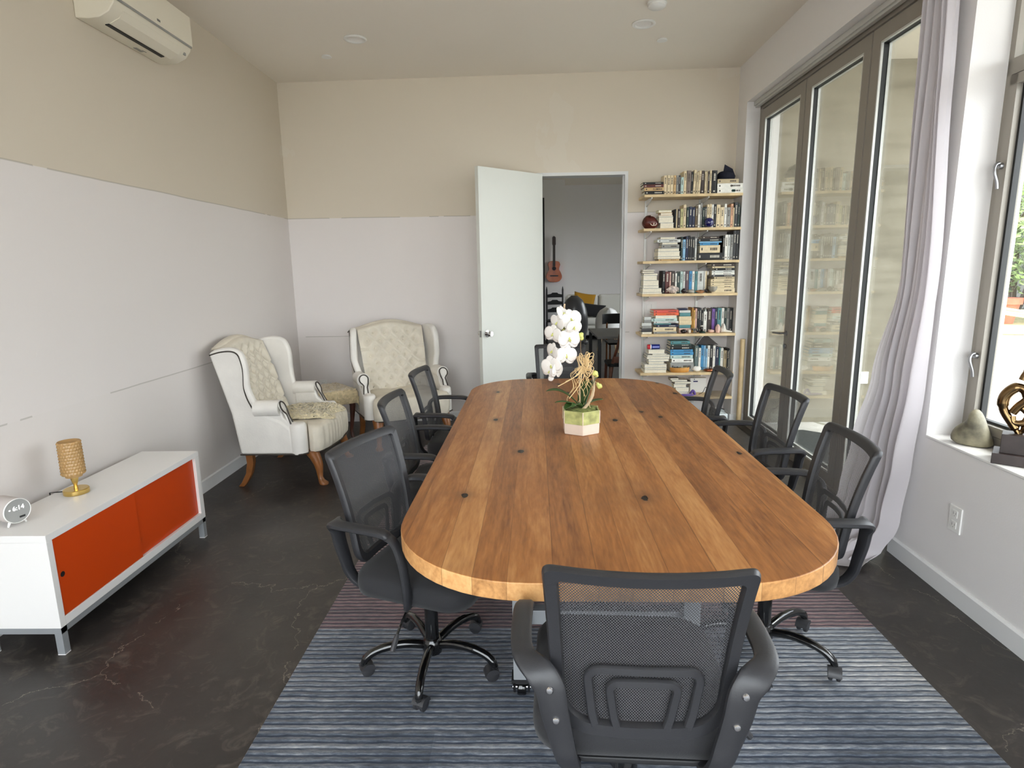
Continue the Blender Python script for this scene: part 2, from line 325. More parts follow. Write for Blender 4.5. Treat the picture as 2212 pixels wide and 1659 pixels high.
# ---------------------------------------------------------------- geometry helpers
class G:
    """gathers shapes and links them as ONE mesh object"""
    def __init__(s): s.v = []; s.f = []; s.mi = []; s.uv = {}; s.cur = 0
    def add(s, vs, fs):
        o = len(s.v); s.v += [tuple(v) for v in vs]
        for f in fs: s.f.append(tuple(o + i for i in f)); s.mi.append(s.cur)
        return o
    def box(s, x0, x1, y0, y1, z0, z1, f=None):
        vs = [(x, y, z) for z in (z0, z1) for y in (y0, y1) for x in (x0, x1)]
        if f: vs = [f(*p) for p in vs]
        s.add(vs, [(0, 2, 3, 1), (4, 5, 7, 6), (0, 1, 5, 4), (2, 6, 7, 3), (0, 4, 6, 2), (1, 3, 7, 5)]); return s
    def prism(s, poly, a, b, axis='z', f=None):
        """polygon (list of 2-tuples) pushed from a to b along an axis"""
        P = {'z': lambda p, h: (p[0], p[1], h), 'x': lambda p, h: (h, p[0], p[1]), 'y': lambda p, h: (p[0], h, p[1])}[axis]
        n = len(poly); vs = [P(p, a) for p in poly] + [P(p, b) for p in poly]
        if f: vs = [f(*p) for p in vs]
        fs = [tuple(range(n))[::-1], tuple(range(n, 2 * n))] + [(i, (i + 1) % n, n + (i + 1) % n, n + i) for i in range(n)]
        s.add(vs, fs); return s
    def loft(s, rings, cap=True, closed=True):
        n = len(rings[0]); vs = [p for r in rings for p in r]; fs = []
        for i in range(len(rings) - 1):
            for j in range(n if closed else n - 1):
                k = (j + 1) % n
                fs.append((i * n + j, i * n + k, (i + 1) * n + k, (i + 1) * n + j))
        if cap: fs += [tuple(range(n))[::-1], tuple(range((len(rings) - 1) * n, len(rings) * n))]
        s.add(vs, fs); return s
    def tube(s, pts, r, seg=8, cap=True):
        pts = [Vector(p) for p in pts]; rs = r if isinstance(r, (list, tuple)) else [r] * len(pts)
        rings = []; up = None
        for i, p in enumerate(pts):
            d = (pts[min(i + 1, len(pts) - 1)] - pts[max(i - 1, 0)]).normalized()
            if up is None: up = d.orthogonal().normalized()
            up = (up - d * up.dot(d)); up = up.normalized() if up.length > 1e-6 else d.orthogonal().normalized()
            w = d.cross(up)
            rings.append([tuple(p + (up * math.cos(t) + w * math.sin(t)) * rs[i]) for t in (2 * PI * k / seg for k in range(seg))])
        return s.loft(rings, cap)
    def lathe(s, prof, c=(0, 0, 0), seg=24, cap=True, axis='z', sx=1, sy=1):
        rings = []
        for r, h in prof:
            ring = []
            for k in range(seg):
                a = 2 * PI * k / seg; u, w = r * math.cos(a) * sx, r * math.sin(a) * sy
                ring.append({'z': (c[0] + u, c[1] + w, c[2] + h), 'y': (c[0] - u, c[1] + h, c[2] + w), 'x': (c[0] + h, c[1] + u, c[2] + w)}[axis])
            rings.append(ring)
        return s.loft(rings, cap)
    def ribbon(s, pts, wdir, w, t):
        """flat bar of width w along wdir and thickness t following pts"""
        pts = [Vector(p) for p in pts]; wv = Vector(wdir).normalized(); rings = []
        ws = w if isinstance(w, (list, tuple)) else [w] * len(pts)
        for i, p in enumerate(pts):
            d = (pts[min(i + 1, len(pts) - 1)] - pts[max(i - 1, 0)]).normalized()
            nn = d.cross(wv).normalized(); ww = nn.cross(d).normalized(); h = ws[i] / 2
            e = t * 0.5
            rings.append([tuple(p + ww * a + nn * b) for a, b in ((-h, -e * .5), (-h + e * .6, -e), (h - e * .6, -e), (h, -e * .5), (h, e * .5), (h - e * .6, e), (-h + e * .6, e), (-h, e * .5))])
        return s.loft(rings)
    def grid(s, fn, nu, nv, thick=None):
        vs = [fn(i / nu, j / nv) for j in range(nv + 1) for i in range(nu + 1)]
        s.add(vs, [(j * (nu + 1) + i, j * (nu + 1) + i + 1, (j + 1) * (nu + 1) + i + 1, (j + 1) * (nu + 1) + i) for j in range(nv) for i in range(nu)])
        return s
    def blob(s, c, rx, ry, rz, nu=16, nv=10, jit=0.0, seed=1, flat=None):
        rnd = random.Random(seed); ph = [rnd.uniform(0, 6.28) for _ in range(6)]
        rings = []
        for j in range(nv + 1):
            th = PI * j / nv; ring = []
            for i in range(nu):
                a = 2 * PI * i / nu
                k = 1 + jit * (math.sin(2 * a + ph[0] + 2 * th) + 0.7 * math.sin(3 * a + ph[1] - th * 3) + 0.5 * math.sin(5 * th + ph[2]) + 0.4 * math.sin(5 * a + ph[3]))
                z = -math.cos(th) * rz * k
                if flat is not None: z = max(z, -flat)
                ring.append((c[0] + math.sin(th) * math.cos(a) * rx * k, c[1] + math.sin(th) * math.sin(a) * ry * k, c[2] + z))
            rings.append(ring)
        return s.loft(rings, cap=False)
    def xf(s, m, start=0):
        for i in range(start, len(s.v)): s.v[i] = tuple(m @ Vector(s.v[i]))
        return s
    def build(s, name, mt, parent=None, smooth=False, bevel=0, segs=2, solid=0, sub=0, angle=40, uv=None):
        me = bpy.data.meshes.new(name); me.from_pydata(s.v, [], s.f)
        ms = mt if isinstance(mt, (list, tuple)) else [mt]
        for q in ms: me.materials.append(q)
        if len(ms) > 1: me.polygons.foreach_set('material_index', s.mi)
        bm = bmesh.new(); bm.from_mesh(me); 
        if smooth: bmesh.ops.remove_doubles(bm, verts=bm.verts, dist=1e-6)
        bmesh.ops.recalc_face_normals(bm, faces=bm.faces)
        bm.to_mesh(me); bm.free()
        if uv:
            ul = me.uv_layers.new(name='UVMap')
            for lp in me.loops: ul.data[lp.index].uv = uv(me.vertices[lp.vertex_index].co)
        if smooth:
            me.polygons.foreach_set('use_smooth', [True] * len(me.polygons)); me.set_sharp_from_angle(angle=R(angle))
        o = bpy.data.objects.new(name, me); col.objects.link(o)
        if parent: o.parent = parent
        if solid:
            q = o.modifiers.new('thickness', 'SOLIDIFY'); q.thickness = solid; q.offset = 0
        if bevel:
            q = o.modifiers.new('edges', 'BEVEL'); q.width = bevel; q.segments = segs; q.limit_method = 'ANGLE'; q.angle_limit = R(35)
            me.polygons.foreach_set('use_smooth', [True] * len(me.polygons))
            q = o.modifiers.new('normals', 'WEIGHTED_NORMAL'); q.keep_sharp = False
        if sub:
            q = o.modifiers.new('soft', 'SUBSURF'); q.levels = sub; q.render_levels = sub
        return o

def tag(o, label=None, cat=None, group=None, kind=None):
    if label: o['label'] = label
    if cat: o['category'] = cat
    if group: o['group'] = group
    if kind: o['kind'] = kind
    return o

def thing(name, label, cat, loc=(0, 0, 0), rz=0, group=None, kind=None):
    o = bpy.data.objects.new(name, None); col.objects.link(o); o.empty_display_size = 0.1
    o.location = loc; o.rotation_euler = (0, 0, rz)
    return tag(o, label, cat, group, kind)

def kids(o): return [c for c in bpy.data.objects if c.parent is o]

def copy_tree(o, parent=None):
    c = o.copy(); col.objects.link(c)
    if parent: c.parent = parent
    for k in kids(o): copy_tree(k, c)
    return c

def text_mesh(s, size, name, mt, parent, loc, rot, extrude=0.0004, align='CENTER'):
    cu = bpy.data.curves.new('lettering', 'FONT'); cu.body = s; cu.size = size; cu.align_x = align; cu.align_y = 'CENTER'; cu.extrude = extrude
    t = bpy.data.objects.new('lettering', cu); col.objects.link(t)
    bpy.context.view_layer.update()
    me = bpy.data.meshes.new_from_object(t.evaluated_get(bpy.context.evaluated_depsgraph_get()))
    bpy.data.objects.remove(t); me.materials.clear(); me.materials.append(mt)
    o = bpy.data.objects.new(name, me); col.objects.link(o); o.parent = parent; o.location = loc; o.rotation_euler = rot
    return o

def bez(ps, n=12):
    """smooth curve through points (Catmull-Rom)"""
    ps = [Vector(p) for p in ps]; out = []
    for i in range(len(ps) - 1):
        p0, p1, p2, p3 = ps[max(i - 1, 0)], ps[i], ps[i + 1], ps[min(i + 2, len(ps) - 1)]
        for k in range(n):
            t = k / n
            out.append(0.5 * ((2 * p1) + (p2 - p0) * t + (2 * p0 - 5 * p1 + 4 * p2 - p3) * t * t + (3 * p1 - p0 - 3 * p2 + p3) * t ** 3))
    out.append(ps[-1]); return out

# the long window wall stands a shade out of square: x grows a little with y
def wx(y, d=0.0): return 1.898 + 0.0205 * y + d
def W(d, y, z): return (wx(y, d), y, z)
def wbox(g, d0, d1, y0, y1, z0, z1): return g.box(d0, d1, y0, y1, z0, z1, f=W)
FPX = 1292.56
CAMR = [[0.999651, 0.012476, 0.023285], [0.020507, 0.189124, -0.981739], [-0.016652, 0.981874, 0.188802]]
SKY, SUN, EXPOSURE = 3.4, 1.6, 1.43
XL, YB, YF = -2.317, 6.033, -1.2      # west wall face, back wall face, wall behind the viewpoint
ZC = 3.315
WT = 0.30                             # thickness of the window wall
WIN_Y0, WIN_Y1, SILL, HEAD = 1.2, 2.872, 0.705, 2.97
DR_Y0, DR_Y1 = 3.06, 5.79

def build_room():
    S = 'structure'
    g = G().box(-2.8, 2.05, YF - 0.2, YB + 0.17, -0.12, 0)
    g.prism([(2.04, -1.9), (wx(-1.9, WT), -1.9), (wx(6.2, WT), 6.2), (2.04, 6.2)], -0.12, 0)
    tag(g.build('floor', M['floor']), 'dark stained concrete floor with pale wandering cracks', 'floor', kind=S)
    # ceiling a touch higher over the window wall
    c = G(); c.loft([[(x, y, z + 0.0085 * x) for x, z in ((-2.8, ZC), (2.7, ZC), (2.7, ZC + 0.2), (-2.8, ZC + 0.2))] for y in (YF - 0.3, YB + 0.17)])
    tag(c.build('ceiling', M['ceiling']), 'plain warm white ceiling', 'ceiling', kind=S)
    tag(G().box(XL - 0.18, XL, YF - 0.3, YB + 0.17, 0, ZC + 0.1).build('wall_left', M['shaded_wall']), 'long painted wall with a whiter paint band behind the orange sideboard', 'wall', kind=S)
    # back wall with the doorway
    g = G(); D0, D1, DZ = 0.125, 1.005, 2.435
    g.box(XL, D0, YB, YB + 0.15, 0, ZC + 0.1); g.box(D1, wx(YB, 0.02), YB, YB + 0.15, 0, ZC + 0.1); g.box(D0, D1, YB, YB + 0.15, DZ, ZC + 0.1)
    tag(g.build('wall_back', M['wall']), 'painted back wall with the open doorway', 'wall', kind=S)
    # window wall
    g = G()
    wbox(g, 0, WT, YF - 0.3, WIN_Y0, 0, ZC + 0.1); wbox(g, 0, WT, WIN_Y0, WIN_Y1, 0, SILL - 0.012); wbox(g, 0, WT, WIN_Y0, WIN_Y1, HEAD, ZC + 0.1)
    wbox(g, 0, WT, WIN_Y1, DR_Y0, 0, ZC + 0.1); wbox(g, 0, WT, DR_Y0, DR_Y1, HEAD, ZC + 0.1); wbox(g, 0, WT, DR_Y1, YB + 0.17, 0, ZC + 0.1)
    tag(g.build('wall_right', M['white_wall']), 'white wall holding the garden window and the glass doors', 'wall', kind=S)
    g = G(); wbox(g, -0.004, 0.17, WIN_Y0, WIN_Y1, SILL - 0.012, SILL)
    tag(g.build('trim_3', M['white_lac'], bevel=0.003), 'white window sill under the garden window', 'window sill', kind=S)
    # wall behind the viewpoint with its wide glazed opening
    g = G(); g.box(XL, -2.2, YF - 0.2, YF, 0, ZC + 0.1); g.box(1.8, wx(YF), YF - 0.2, YF, 0, ZC + 0.1); g.box(-2.2, 1.8, YF - 0.2, YF, 2.95, ZC + 0.1)
    tag(g.build('wall_front', M['white_wall']), 'wall behind the viewpoint with wide glazing', 'wall', kind=S)
    w = thing('window_2', 'wide glazing behind the viewpoint', 'window', kind=S)
    g = G()
    for x in (-2.2, -0.88, 0.44, 1.74): g.box(x, x + 0.06, YF - 0.14, YF - 0.06, 0, 2.95)
    g.box(-2.2, 1.8, YF - 0.14, YF - 0.06, 2.88, 2.95); g.box(-2.2, 1.8, YF - 0.14, YF - 0.06, 0, 0.07)
    g.build('frame', M['alu'], w); G().box(-2.18, 1.78, YF - 0.105, YF - 0.095, 0.05, 2.91).build('pane', M['glass'], w)
    # skirting
    g = G(); g.prism([(XL, 0), (XL + 0.014, 0), (XL + 0.014, 0.085), (XL + 0.006, 0.094), (XL, 0.094)], YF, YB, 'y')
    tag(g.build('baseboard_left', M['trim']), 'white skirting along the wall behind the sideboard', 'baseboard', kind=S)
    g = G(); P = [(YB - 0.014, 0), (YB, 0), (YB, 0.094), (YB - 0.006, 0.094), (YB - 0.014, 0.085)]
    g.prism(P, XL + 0.014, D0 - 0.03, 'x'); g.prism(P, D1 + 0.03, 2.005, 'x')
    tag(g.build('baseboard_back', M['trim']), 'white skirting along the back wall', 'baseboard', kind=S)
    g = G()
    for a, b in ((YF, DR_Y0),):
        g.loft([[W(d, y, z) for d, z in ((0, 0), (-0.014, 0), (-0.014, 0.085), (-0.006, 0.094), (0, 0.094))] for y in (a, b)])
    g.loft([[W(d, y, z) for d, z in ((0, 0), (-0.014, 0), (-0.014, 0.085), (-0.006, 0.094), (0, 0.094))] for y in (DR_Y1, YB - 0.014)])
    g.prism([(DR_Y1, 0), (DR_Y1 - 0.012, 0), (DR_Y1 - 0.012, 0.094), (DR_Y1, 0.094)], wx(5.79, -0.014), wx(5.79, 0.118), 'x')
    tag(g.build('baseboard_right', M['trim']), 'white skirting under the window and on the door reveal', 'baseboard', kind=S)
    # door lining
    g = G(); e = 0.03
    g.box(D0, D0 + e, YB - 0.004, YB + 0.154, 0, DZ - e); g.box(D1 - e, D1, YB - 0.004, YB + 0.154, 0, DZ - e); g.box(D0, D1, YB - 0.004, YB + 0.154, DZ - e, DZ)
    g.box(D0 + e, D0 + e + 0.012, YB + 0.06, YB + 0.1, 0, DZ - e); g.box(D1 - e - 0.012, D1 - e, YB + 0.06, YB + 0.1, 0, DZ - e)
    t = thing('trim_1', 'slim white frame lining the doorway', 'door frame', kind=S)
    g.build('lining', M['trim'], t); G().box(D1 - e - 0.003, D1 - e, YB + 0.02, YB + 0.045, 0.93, 1.0).build('strike_plate', M['steel'], t)
    # open door leaf, hinged on the frame side next to the armchairs
    th = math.atan2(5.49 - YB, -0.414 - 0.15); L = 0.80
    d = thing('door_1', 'plain pale door standing open against the back wall', 'door', (0.152, YB - 0.008, 0), th, kind=S)
    G().box(0, L, 0.0, 0.044, 0.012, 2.418).build('door_leaf', M['door'], d, bevel=0.002)
    for s, y in ((1, 0.044), (-1, 0.0)):
        k = G(); k.lathe([(0.0, 0), (0.033, 0), (0.033, 0.008), (0.014, 0.012), (0.012, 0.028), (0.024, 0.04), (0.028, 0.052), (0.022, 0.064), (0, 0.066)], (0, 0, 0), 20, axis='y')
        k.xf(Matrix.Translation((L - 0.06, y, 0.955)) @ Matrix.Scale(s, 4, (0, 1, 0)))
        k.build('door_knob', M['chrome'], d, smooth=True)
    G().box(L - 0.0005, L + 0.002, 0.012, 0.034, 0.925, 0.985).build('latch_plate', M['steel'], d)
    for z in (0.25, 1.2, 2.2): G().tube([(0.0, -0.006, z - 0.045), (0.0, -0.006, z + 0.045)], 0.006).build('hinge', M['steel'], d)

def build_glazing():
    S = 'structure'
    d0 = 0.121
    # outer frame of the folding doors
    g = G(); wbox(g, d0, d0 + 0.08, DR_Y1 - 0.032, DR_Y1, 0, HEAD); wbox(g, d0, d0 + 0.08, DR_Y0, DR_Y1, 2.9, HEAD)
    wbox(g, d0, d0 + 0.08, DR_Y0, DR_Y0 + 0.032, 0, HEAD); wbox(g, d0 - 0.01, d0 + 0.1, DR_Y0, DR_Y1, 0.0, 0.012)
    t = thing('trim_2', 'bronze grey frame and threshold around the folding glass doors', 'door frame', kind=S)
    g.build('frame', M['alu'], t)
    g = G(); wbox(g, 0.06, 0.12, DR_Y0, DR_Y1, 2.935, 2.968); wbox(g, 0.075, 0.105, DR_Y0, DR_Y1, 2.92, 2.935); g.build('head_track', M['alu_light'], t)
    labels = ['folding glass door with a lever handle, next to the leaning pole', 'middle folding glass door of the three', 'folding glass door partly behind the curtain']
    for i, (a, b) in enumerate(((4.853, 5.752), (3.955, 4.838), (3.095, 3.94))):
        p = thing('door_%d' % (i + 2), labels[i], 'glass door', kind=S)
        zb, zt, s = 0.014, 2.888, 0.082
        g = G(); wbox(g, d0, d0 + 0.065, a, a + s, zb, zt); wbox(g, d0, d0 + 0.065, b - s, b, zb, zt)
        wbox(g, d0, d0 + 0.065, a + s, b - s, zb, zb + s); wbox(g, d0, d0 + 0.065, a + s, b - s, zt - s, zt)
        g.build('frame', M['alu'], p)
        g = G(); q = 0.011; A, B = a + s, b - s; ZA, ZB = zb + s, zt - s
        for (y0, y1, z0, z1) in ((A, A + q, ZA, ZB), (B - q, B, ZA, ZB), (A, B, ZA, ZA + q), (A, B, ZB - q, ZB)): wbox(g, d0 + 0.002, d0 + 0.016, y0, y1, z0, z1)
        g.build('glazing_bead', M['alu_light'], p)
        g = G()
        for (y0, y1, z0, z1) in ((A, A + q, ZA, ZB), (B - q, B, ZA, ZB), (A, B, ZA, ZA + q), (A, B, ZB - q, ZB)): wbox(g, d0 + 0.016, d0 + 0.046, y0, y1, z0, z1)
        g.build('gasket', M['gasket'], p)
        g = G(); q = 0.016
        for (y0, y1, z0, z1) in ((A, A + q, ZA, ZB), (B - q, B, ZA, ZB), (A, B, ZA, ZA + q), (A, B, ZB - q, ZB)): wbox(g, d0 + 0.046, d0 + 0.062, y0, y1, z0, z1)
        g.build('outer_bead', M['alu_light'], p)
        g = G(); wbox(g, d0 + 0.04, d0 + 0.047, A + 0.004, B - 0.004, ZA + 0.004, ZB - 0.004); g.build('pane', M['door_glass'], p)
        if i == 0:
            y = a + 0.045
            h = G(); h.lathe([(0, 0), (0.022, 0), (0.022, 0.008), (0, 0.008)], (0, 0, 0), 20, axis='x'); h.xf(Matrix.Translation(W(d0 - 0.008, y, 0.985)))
            h.tube([W(d0 - 0.006, y, 0.985), W(d0 - 0.05, y, 0.985), W(d0 - 0.058, y + 0.012, 0.985), W(d0 - 0.058, y + 0.125, 0.98)], 0.0085, 10)
            h.build('lever_handle', M['steel'], p, smooth=True)
            h = G(); h.lathe([(0, 0), (0.019, 0), (0.019, 0.01), (0.012, 0.012), (0, 0.012)], (0, 0, 0), 20, axis='x'); h.xf(Matrix.Translation(W(d0 - 0.012, y, 0.88)))
            h.build('lock_cylinder', M['steel'], p, smooth=True)
    # garden window: fixed frame, transom, two casements
    w = thing('window_1', 'tall grey framed garden window over the white sill', 'window', kind=S)
    e0 = 0.165
    g = G(); f = 0.03
    wbox(g, e0, e0 + 0.09, WIN_Y1 - f, WIN_Y1, SILL, HEAD); wbox(g, e0, e0 + 0.09, WIN_Y0, WIN_Y0 + f, SILL, HEAD)
    wbox(g, e0, e0 + 0.09, WIN_Y0, WIN_Y1, SILL - 0.005, SILL + 0.045); wbox(g, e0, e0 + 0.09, WIN_Y0, WIN_Y1, HEAD - f, HEAD)
    wbox(g, e0, e0 + 0.09, WIN_Y0, WIN_Y1, 2.325, 2.392)
    g.build('frame', M['alu'], w)
    for a, b in ((WIN_Y0 + f, WIN_Y1 - f),):
        g = G(); s = 0.042; ya, yb, za, zb = a + 0.006, b - 0.006, SILL + 0.05, 2.32
        for (y0, y1, z0, z1) in ((ya, ya + s, za, zb), (yb - s, yb, za, zb), (ya, yb, za, za + s), (ya, yb, zb - s, zb)): wbox(g, e0 - 0.008, e0 + 0.06, y0, y1, z0, z1)
        c = g.build('casement', M['alu'], w)
        g = G(); q = 0.012; A, B, ZA, ZB = ya + s, yb - s, za + s, zb - s
        for (y0, y1, z0, z1) in ((A, A + q, ZA, ZB), (B - q, B, ZA, ZB), (A, B, ZA, ZA + q), (A, B, ZB - q, ZB)): wbox(g, e0 + 0.018, e0 + 0.044, y0, y1, z0, z1)
        g.build('gasket', M['gasket'], c)
        g = G(); wbox(g, e0 + 0.03, e0 + 0.036, A, B, ZA, ZB); g.build('pane', M['glass'], c)
        g = G(); wbox(g, e0 + 0.03, e0 + 0.036, a, b, 2.39, HEAD - f); g.build('top_pane', M['glass'], w)
    for z in (1.10, 1.945):
        y = WIN_Y1 - 0.052; h = G()
        h.tube([W(e0 - 0.008, y, z), W(e0 - 0.022, y, z)], [0.014, 0.012], 12)
        h.tube([tuple(p) for p in bez([W(e0 - 0.02, y, z + 0.012), W(e0 - 0.036, y, z + 0.004), W(e0 - 0.042, y - 0.006, z - 0.025), W(e0 - 0.03, y - 0.012, z - 0.07), W(e0 - 0.026, y - 0.013, z - 0.098)], 5)], [0.008] * 8 + [0.0065] * 13, 10)
        h.build('cam_handle', M['steel'], w, smooth=True)

def build_fittings():
    # wall plates
    def plate(name, label, cat, loc, rot, w, h, holes):
        t = thing(name, label, cat, loc); t.rotation_euler = rot
        G().box(-w / 2, w / 2, -0.006, 0.001, -h / 2, h / 2).build('cover_plate', M['plastic_white'], t, bevel=0.002)
        for kind, x, z in holes:
            if kind == 'socket':
                G().box(x - 0.017, x + 0.017, -0.0085, -0.005, z - 0.017, z + 0.017).build('socket', M['plastic_white'], t, bevel=0.003)
                s = G()
                s.box(x - 0.009, x - 0.006, -0.0090, -0.008, z - 0.004, z + 0.008); s.box(x + 0.006, x + 0.009, -0.0090, -0.008, z - 0.003, z + 0.007); s.box(x - 0.002, x + 0.002, -0.0090, -0.008, z - 0.012, z - 0.008)
                s.build('slots', M['clock_face'], t)
            else: G().box(x - 0.016, x + 0.016, -0.010, -0.005, z - 0.033, z + 0.033).build('rocker', M['plastic_white'], t, bevel=0.002)
    plate('wall_outlet', 'white wall outlet low on the window wall beside the curtain', 'outlet', W(-0.001, 2.602, 0.382), (0, 0, R(-90 - 1.2)), 0.078, 0.122, [('socket', 0, 0.026), ('socket', 0, -0.026)])
    plate('wall_outlet', 'white wall outlet low on the back wall in the armchair corner', 'outlet', (-2.09, YB - 0.001, 0.385), (0, 0, 0), 0.075, 0.118, [('socket', 0, 0.026), ('socket', 0, -0.026)])
    plate('light_switch', 'white double light switch on the wall behind the bookshelf', 'light switch', (1.252, YB - 0.001, 1.135), (0, 0, 0), 0.118, 0.118, [('rocker', -0.023, 0), ('rocker', 0.023, 0)])
    plate('light_switch', 'white outdoor switch plate on the plaster wall beyond the glass doors', 'light switch', (3.352, 5.929, 0.415), (0, 0, 0), 0.10, 0.12, [('rocker', 0, 0)])
    n = tag(G().lathe([(0, 0), (0.006, 0), (0.006, 0.006), (0, 0.007)], (0, 0, 0), 10, axis='x').build('wall_plug', M['black']), 'tiny dark screw hole plug in the white pier beside the curtain', 'wall plug')
    n.location = W(-0.006, 2.941, 1.815)
    # ceiling fittings
    zc = lambda x: ZC + 0.0085 * x
    for (x, y, lab) in ((-1.287, 5.022, 'round recessed ceiling light over the armchair corner'), (0.915, 4.927, 'round recessed ceiling light beside the smoke detector')):
        t = thing('recessed_light', lab, 'ceiling light', (x, y, zc(x)), group='recessed ceiling lights')
        G().lathe([(0.058, -0.0005), (0.086, -0.0005), (0.089, -0.005), (0.080, -0.011), (0.066, -0.010), (0.058, -0.003)], seg=32, cap=False).build('trim_ring', M['plastic_white'], t, smooth=True)
        G().lathe([(0.058, -0.004), (0.045, -0.001), (0.0, -0.001)], seg=32, cap=False).build('diffuser', M['white_lac'], t, smooth=True)
    for (x, y, lab) in ((-1.625, 5.374, 'small round sprinkler cover disc in the ceiling near the long blank wall'), (1.128, 5.262, 'small round sprinkler cover disc in the ceiling near the bookshelf')):
        t = tag(G().lathe([(0, -0.012), (0.040, -0.012), (0.042, -0.009), (0.036, -0.007), (0.036, 0.0)], seg=28).build('sprinkler_cover', M['plastic_white'], smooth=True), lab, 'sprinkler cover', 'sprinkler cover discs'); t.location = (x, y, zc(x))
    t = thing('smoke_detector', 'white round smoke detector on the ceiling', 'smoke detector', (0.935, 4.56, zc(0.935)))
    G().lathe([(0.066, 0), (0.068, -0.012), (0.060, -0.016)], seg=32).build('base', M['plastic_white'], t, smooth=True)
    G().lathe([(0.058, -0.016), (0.060, -0.030), (0.048, -0.040), (0, -0.042)], seg=32).build('cover', M['plastic_white'], t, smooth=True)
    G().lathe([(0.006, -0.042), (0.006, -0.0435), (0, -0.0435)], (-0.03, -0.02, 0.004), 10).build('indicator', M['clock_face'], t)
    # air conditioner: profile across (depth from wall, height), length along y
    ya, yb = 3.363, 4.092
    t = thing('air_conditioner', 'ivory wall mounted air conditioner high on the blank wall', 'air conditioner', (XL, (ya + yb) / 2, 2.85)); h = (yb - ya) / 2
    prof = [(0, 0.005), (0.066, 0.0), (0.125, 0.006), (0.180, 0.032), (0.212, 0.072), (0.222, 0.105), (0.226, 0.17), (0.218, 0.28), (0.19, 0.295), (0, 0.295)]
    G().prism(prof, -h, h, 'y').build('casing', M['ac'], t, bevel=0.006)
    G().prism([(0.2245, 0.098), (0.232, 0.098), (0.232, 0.27), (0.2245, 0.275)], -h + 0.003, h - 0.003, 'y').build('front_panel', M['ac'], t, bevel=0.003)
    G().prism([(0.221, 0.088), (0.229, 0.088), (0.229, 0.098), (0.221, 0.098)], -h + 0.01, h - 0.01, 'y').build('panel_gap', M['clock_face'], t)
    G().prism([(0.096, -0.001), (0.118, 0.001), (0.118, 0.01), (0.096, 0.01)], -h + 0.09, h - 0.14, 'y').build('air_slot', M['black'], t)
    G().prism([(0.126, 0.003), (0.181, 0.028), (0.206, 0.062), (0.203, 0.068), (0.176, 0.036), (0.124, 0.011)], -h + 0.085, h - 0.09, 'y').build('louvre', M['ac'], t)
    G().box(0.232, 0.2335, -0.012, 0.018, 0.115, 0.127).build('badge', M['steel'], t)
    G().box(0.19, 0.199, h - 0.055, h - 0.035, 0.04, 0.055).build('sensor_window', M['clock_face'], t)
    lb = G(); lb.box(0.03, 0.05, 0.06, 0.13, -0.0005, 0.003); lb.box(0.055, 0.062, 0.1, 0.14, -0.0005, 0.002); lb.build('rating_label', M['clock_face'], t)
    # curtain rail end high on the wall is outside the picture; the curtain itself
    cu = thing('curtain', 'gathered pale lilac curtain pooling on the floor between doors and window', 'curtain')
    def edges(z):  # far edge y, near edge y, distance off the wall, pleat depth
        T = [(2.93, 3.10, 2.90, 0.07, 0.030), (2.3, 3.09, 2.87, 0.07, 0.030), (1.46, 3.075, 2.825, 0.07, 0.034), (0.95, 3.20, 2.83, 0.075, 0.04), (0.55, 3.30, 2.85, 0.085, 0.045), (0.25, 3.35, 2.87, 0.10, 0.05), (0.06, 3.40, 2.90, 0.13, 0.06), (0.012, 3.42, 2.89, 0.19, 0.065)]
        for a, b in zip(T, T[1:]):
            if a[0] >= z >= b[0]:
                k = (a[0] - z) / (a[0] - b[0]); k = k * k * (3 - 2 * k)
                return [a[i] + (b[i] - a[i]) * k for i in range(1, 5)]
        return T[-1][1:]
    def cloth(u, v):
        z = 2.93 * (1 - v) ** 1.15 + 0.012
        y1, y0, off, dp = edges(min(z, 2.93)); y = y1 + (y0 - y1) * u
        ph = u * 2 * PI * 5.5 + 0.5 * math.sin(2.1 * z) + 0.35 * math.sin(u * 9 + z * 1.7)
        d = -off - dp * math.sin(ph) - 0.3 * dp * math.sin(2.3 * ph + z)
        if z < 0.16: d -= (0.16 - z) * 0.8 * (0.6 + 0.4 * math.sin(ph * 0.5 + 1)); y -= (0.16 - z) * 0.2 * math.sin(u * PI)
        return W(min(d, -0.012), y + 0.012 * math.sin(3 * z + 7 * u), z + (0.012 * math.sin(ph + 1) + 0.012 if z < 0.08 else 0))
    G().grid(cloth, 150, 110).build('cloth_panel', M['cloth'], cu, smooth=True, angle=180)
    hem = G()
    def pool(u, v):
        y = 3.44 - u * 0.52; ph = u * 19 + 1.1 * math.sin(u * 5)
        d = -0.15 - 0.24 * v * (0.45 + 0.35 * (1 - u) + 0.2 + 0.4 * math.sin(u * PI)) - 0.02 * math.sin(ph)
        return W(d, y - 0.10 * v, max(0.006, 0.055 * (1 - v) ** 1.3 + 0.020 * (math.sin(ph + 3 * v) + 1) * (1 - 0.55 * v)))
    hem.grid(pool, 90, 14).build('pooled_hem', M['cloth'], cu, smooth=True, angle=180)
    g = G(); g.tube([W(-0.07, 2.6, 3.0), W(-0.07, 3.3, 3.0)], 0.011, 10); g.build('curtain_rod', M['steel'], cu, smooth=True)
    # leaning pole in the door reveal
    p = tag(G().tube([(2.078, 5.735, 0.001), (2.083, 5.752, 0.84)], 0.023, 16).build('pole', M['birch'], smooth=True), 'short pale wooden pole leaning in the door reveal beside the bookshelf', 'pole')
# ---------------------------------------------------------------- table
def rrect(hx, hy, r, n=14):
    out = []
    for cx, cy, a0 in ((hx - r, hy - r, 0), (-hx + r, hy - r, 90), (-hx + r, -hy + r, 180), (hx - r, -hy + r, 270)):
        for k in range(n + 1):
            a = R(a0 + 90 * k / n); out.append((cx + r * math.cos(a), cy + r * math.sin(a)))
    return out

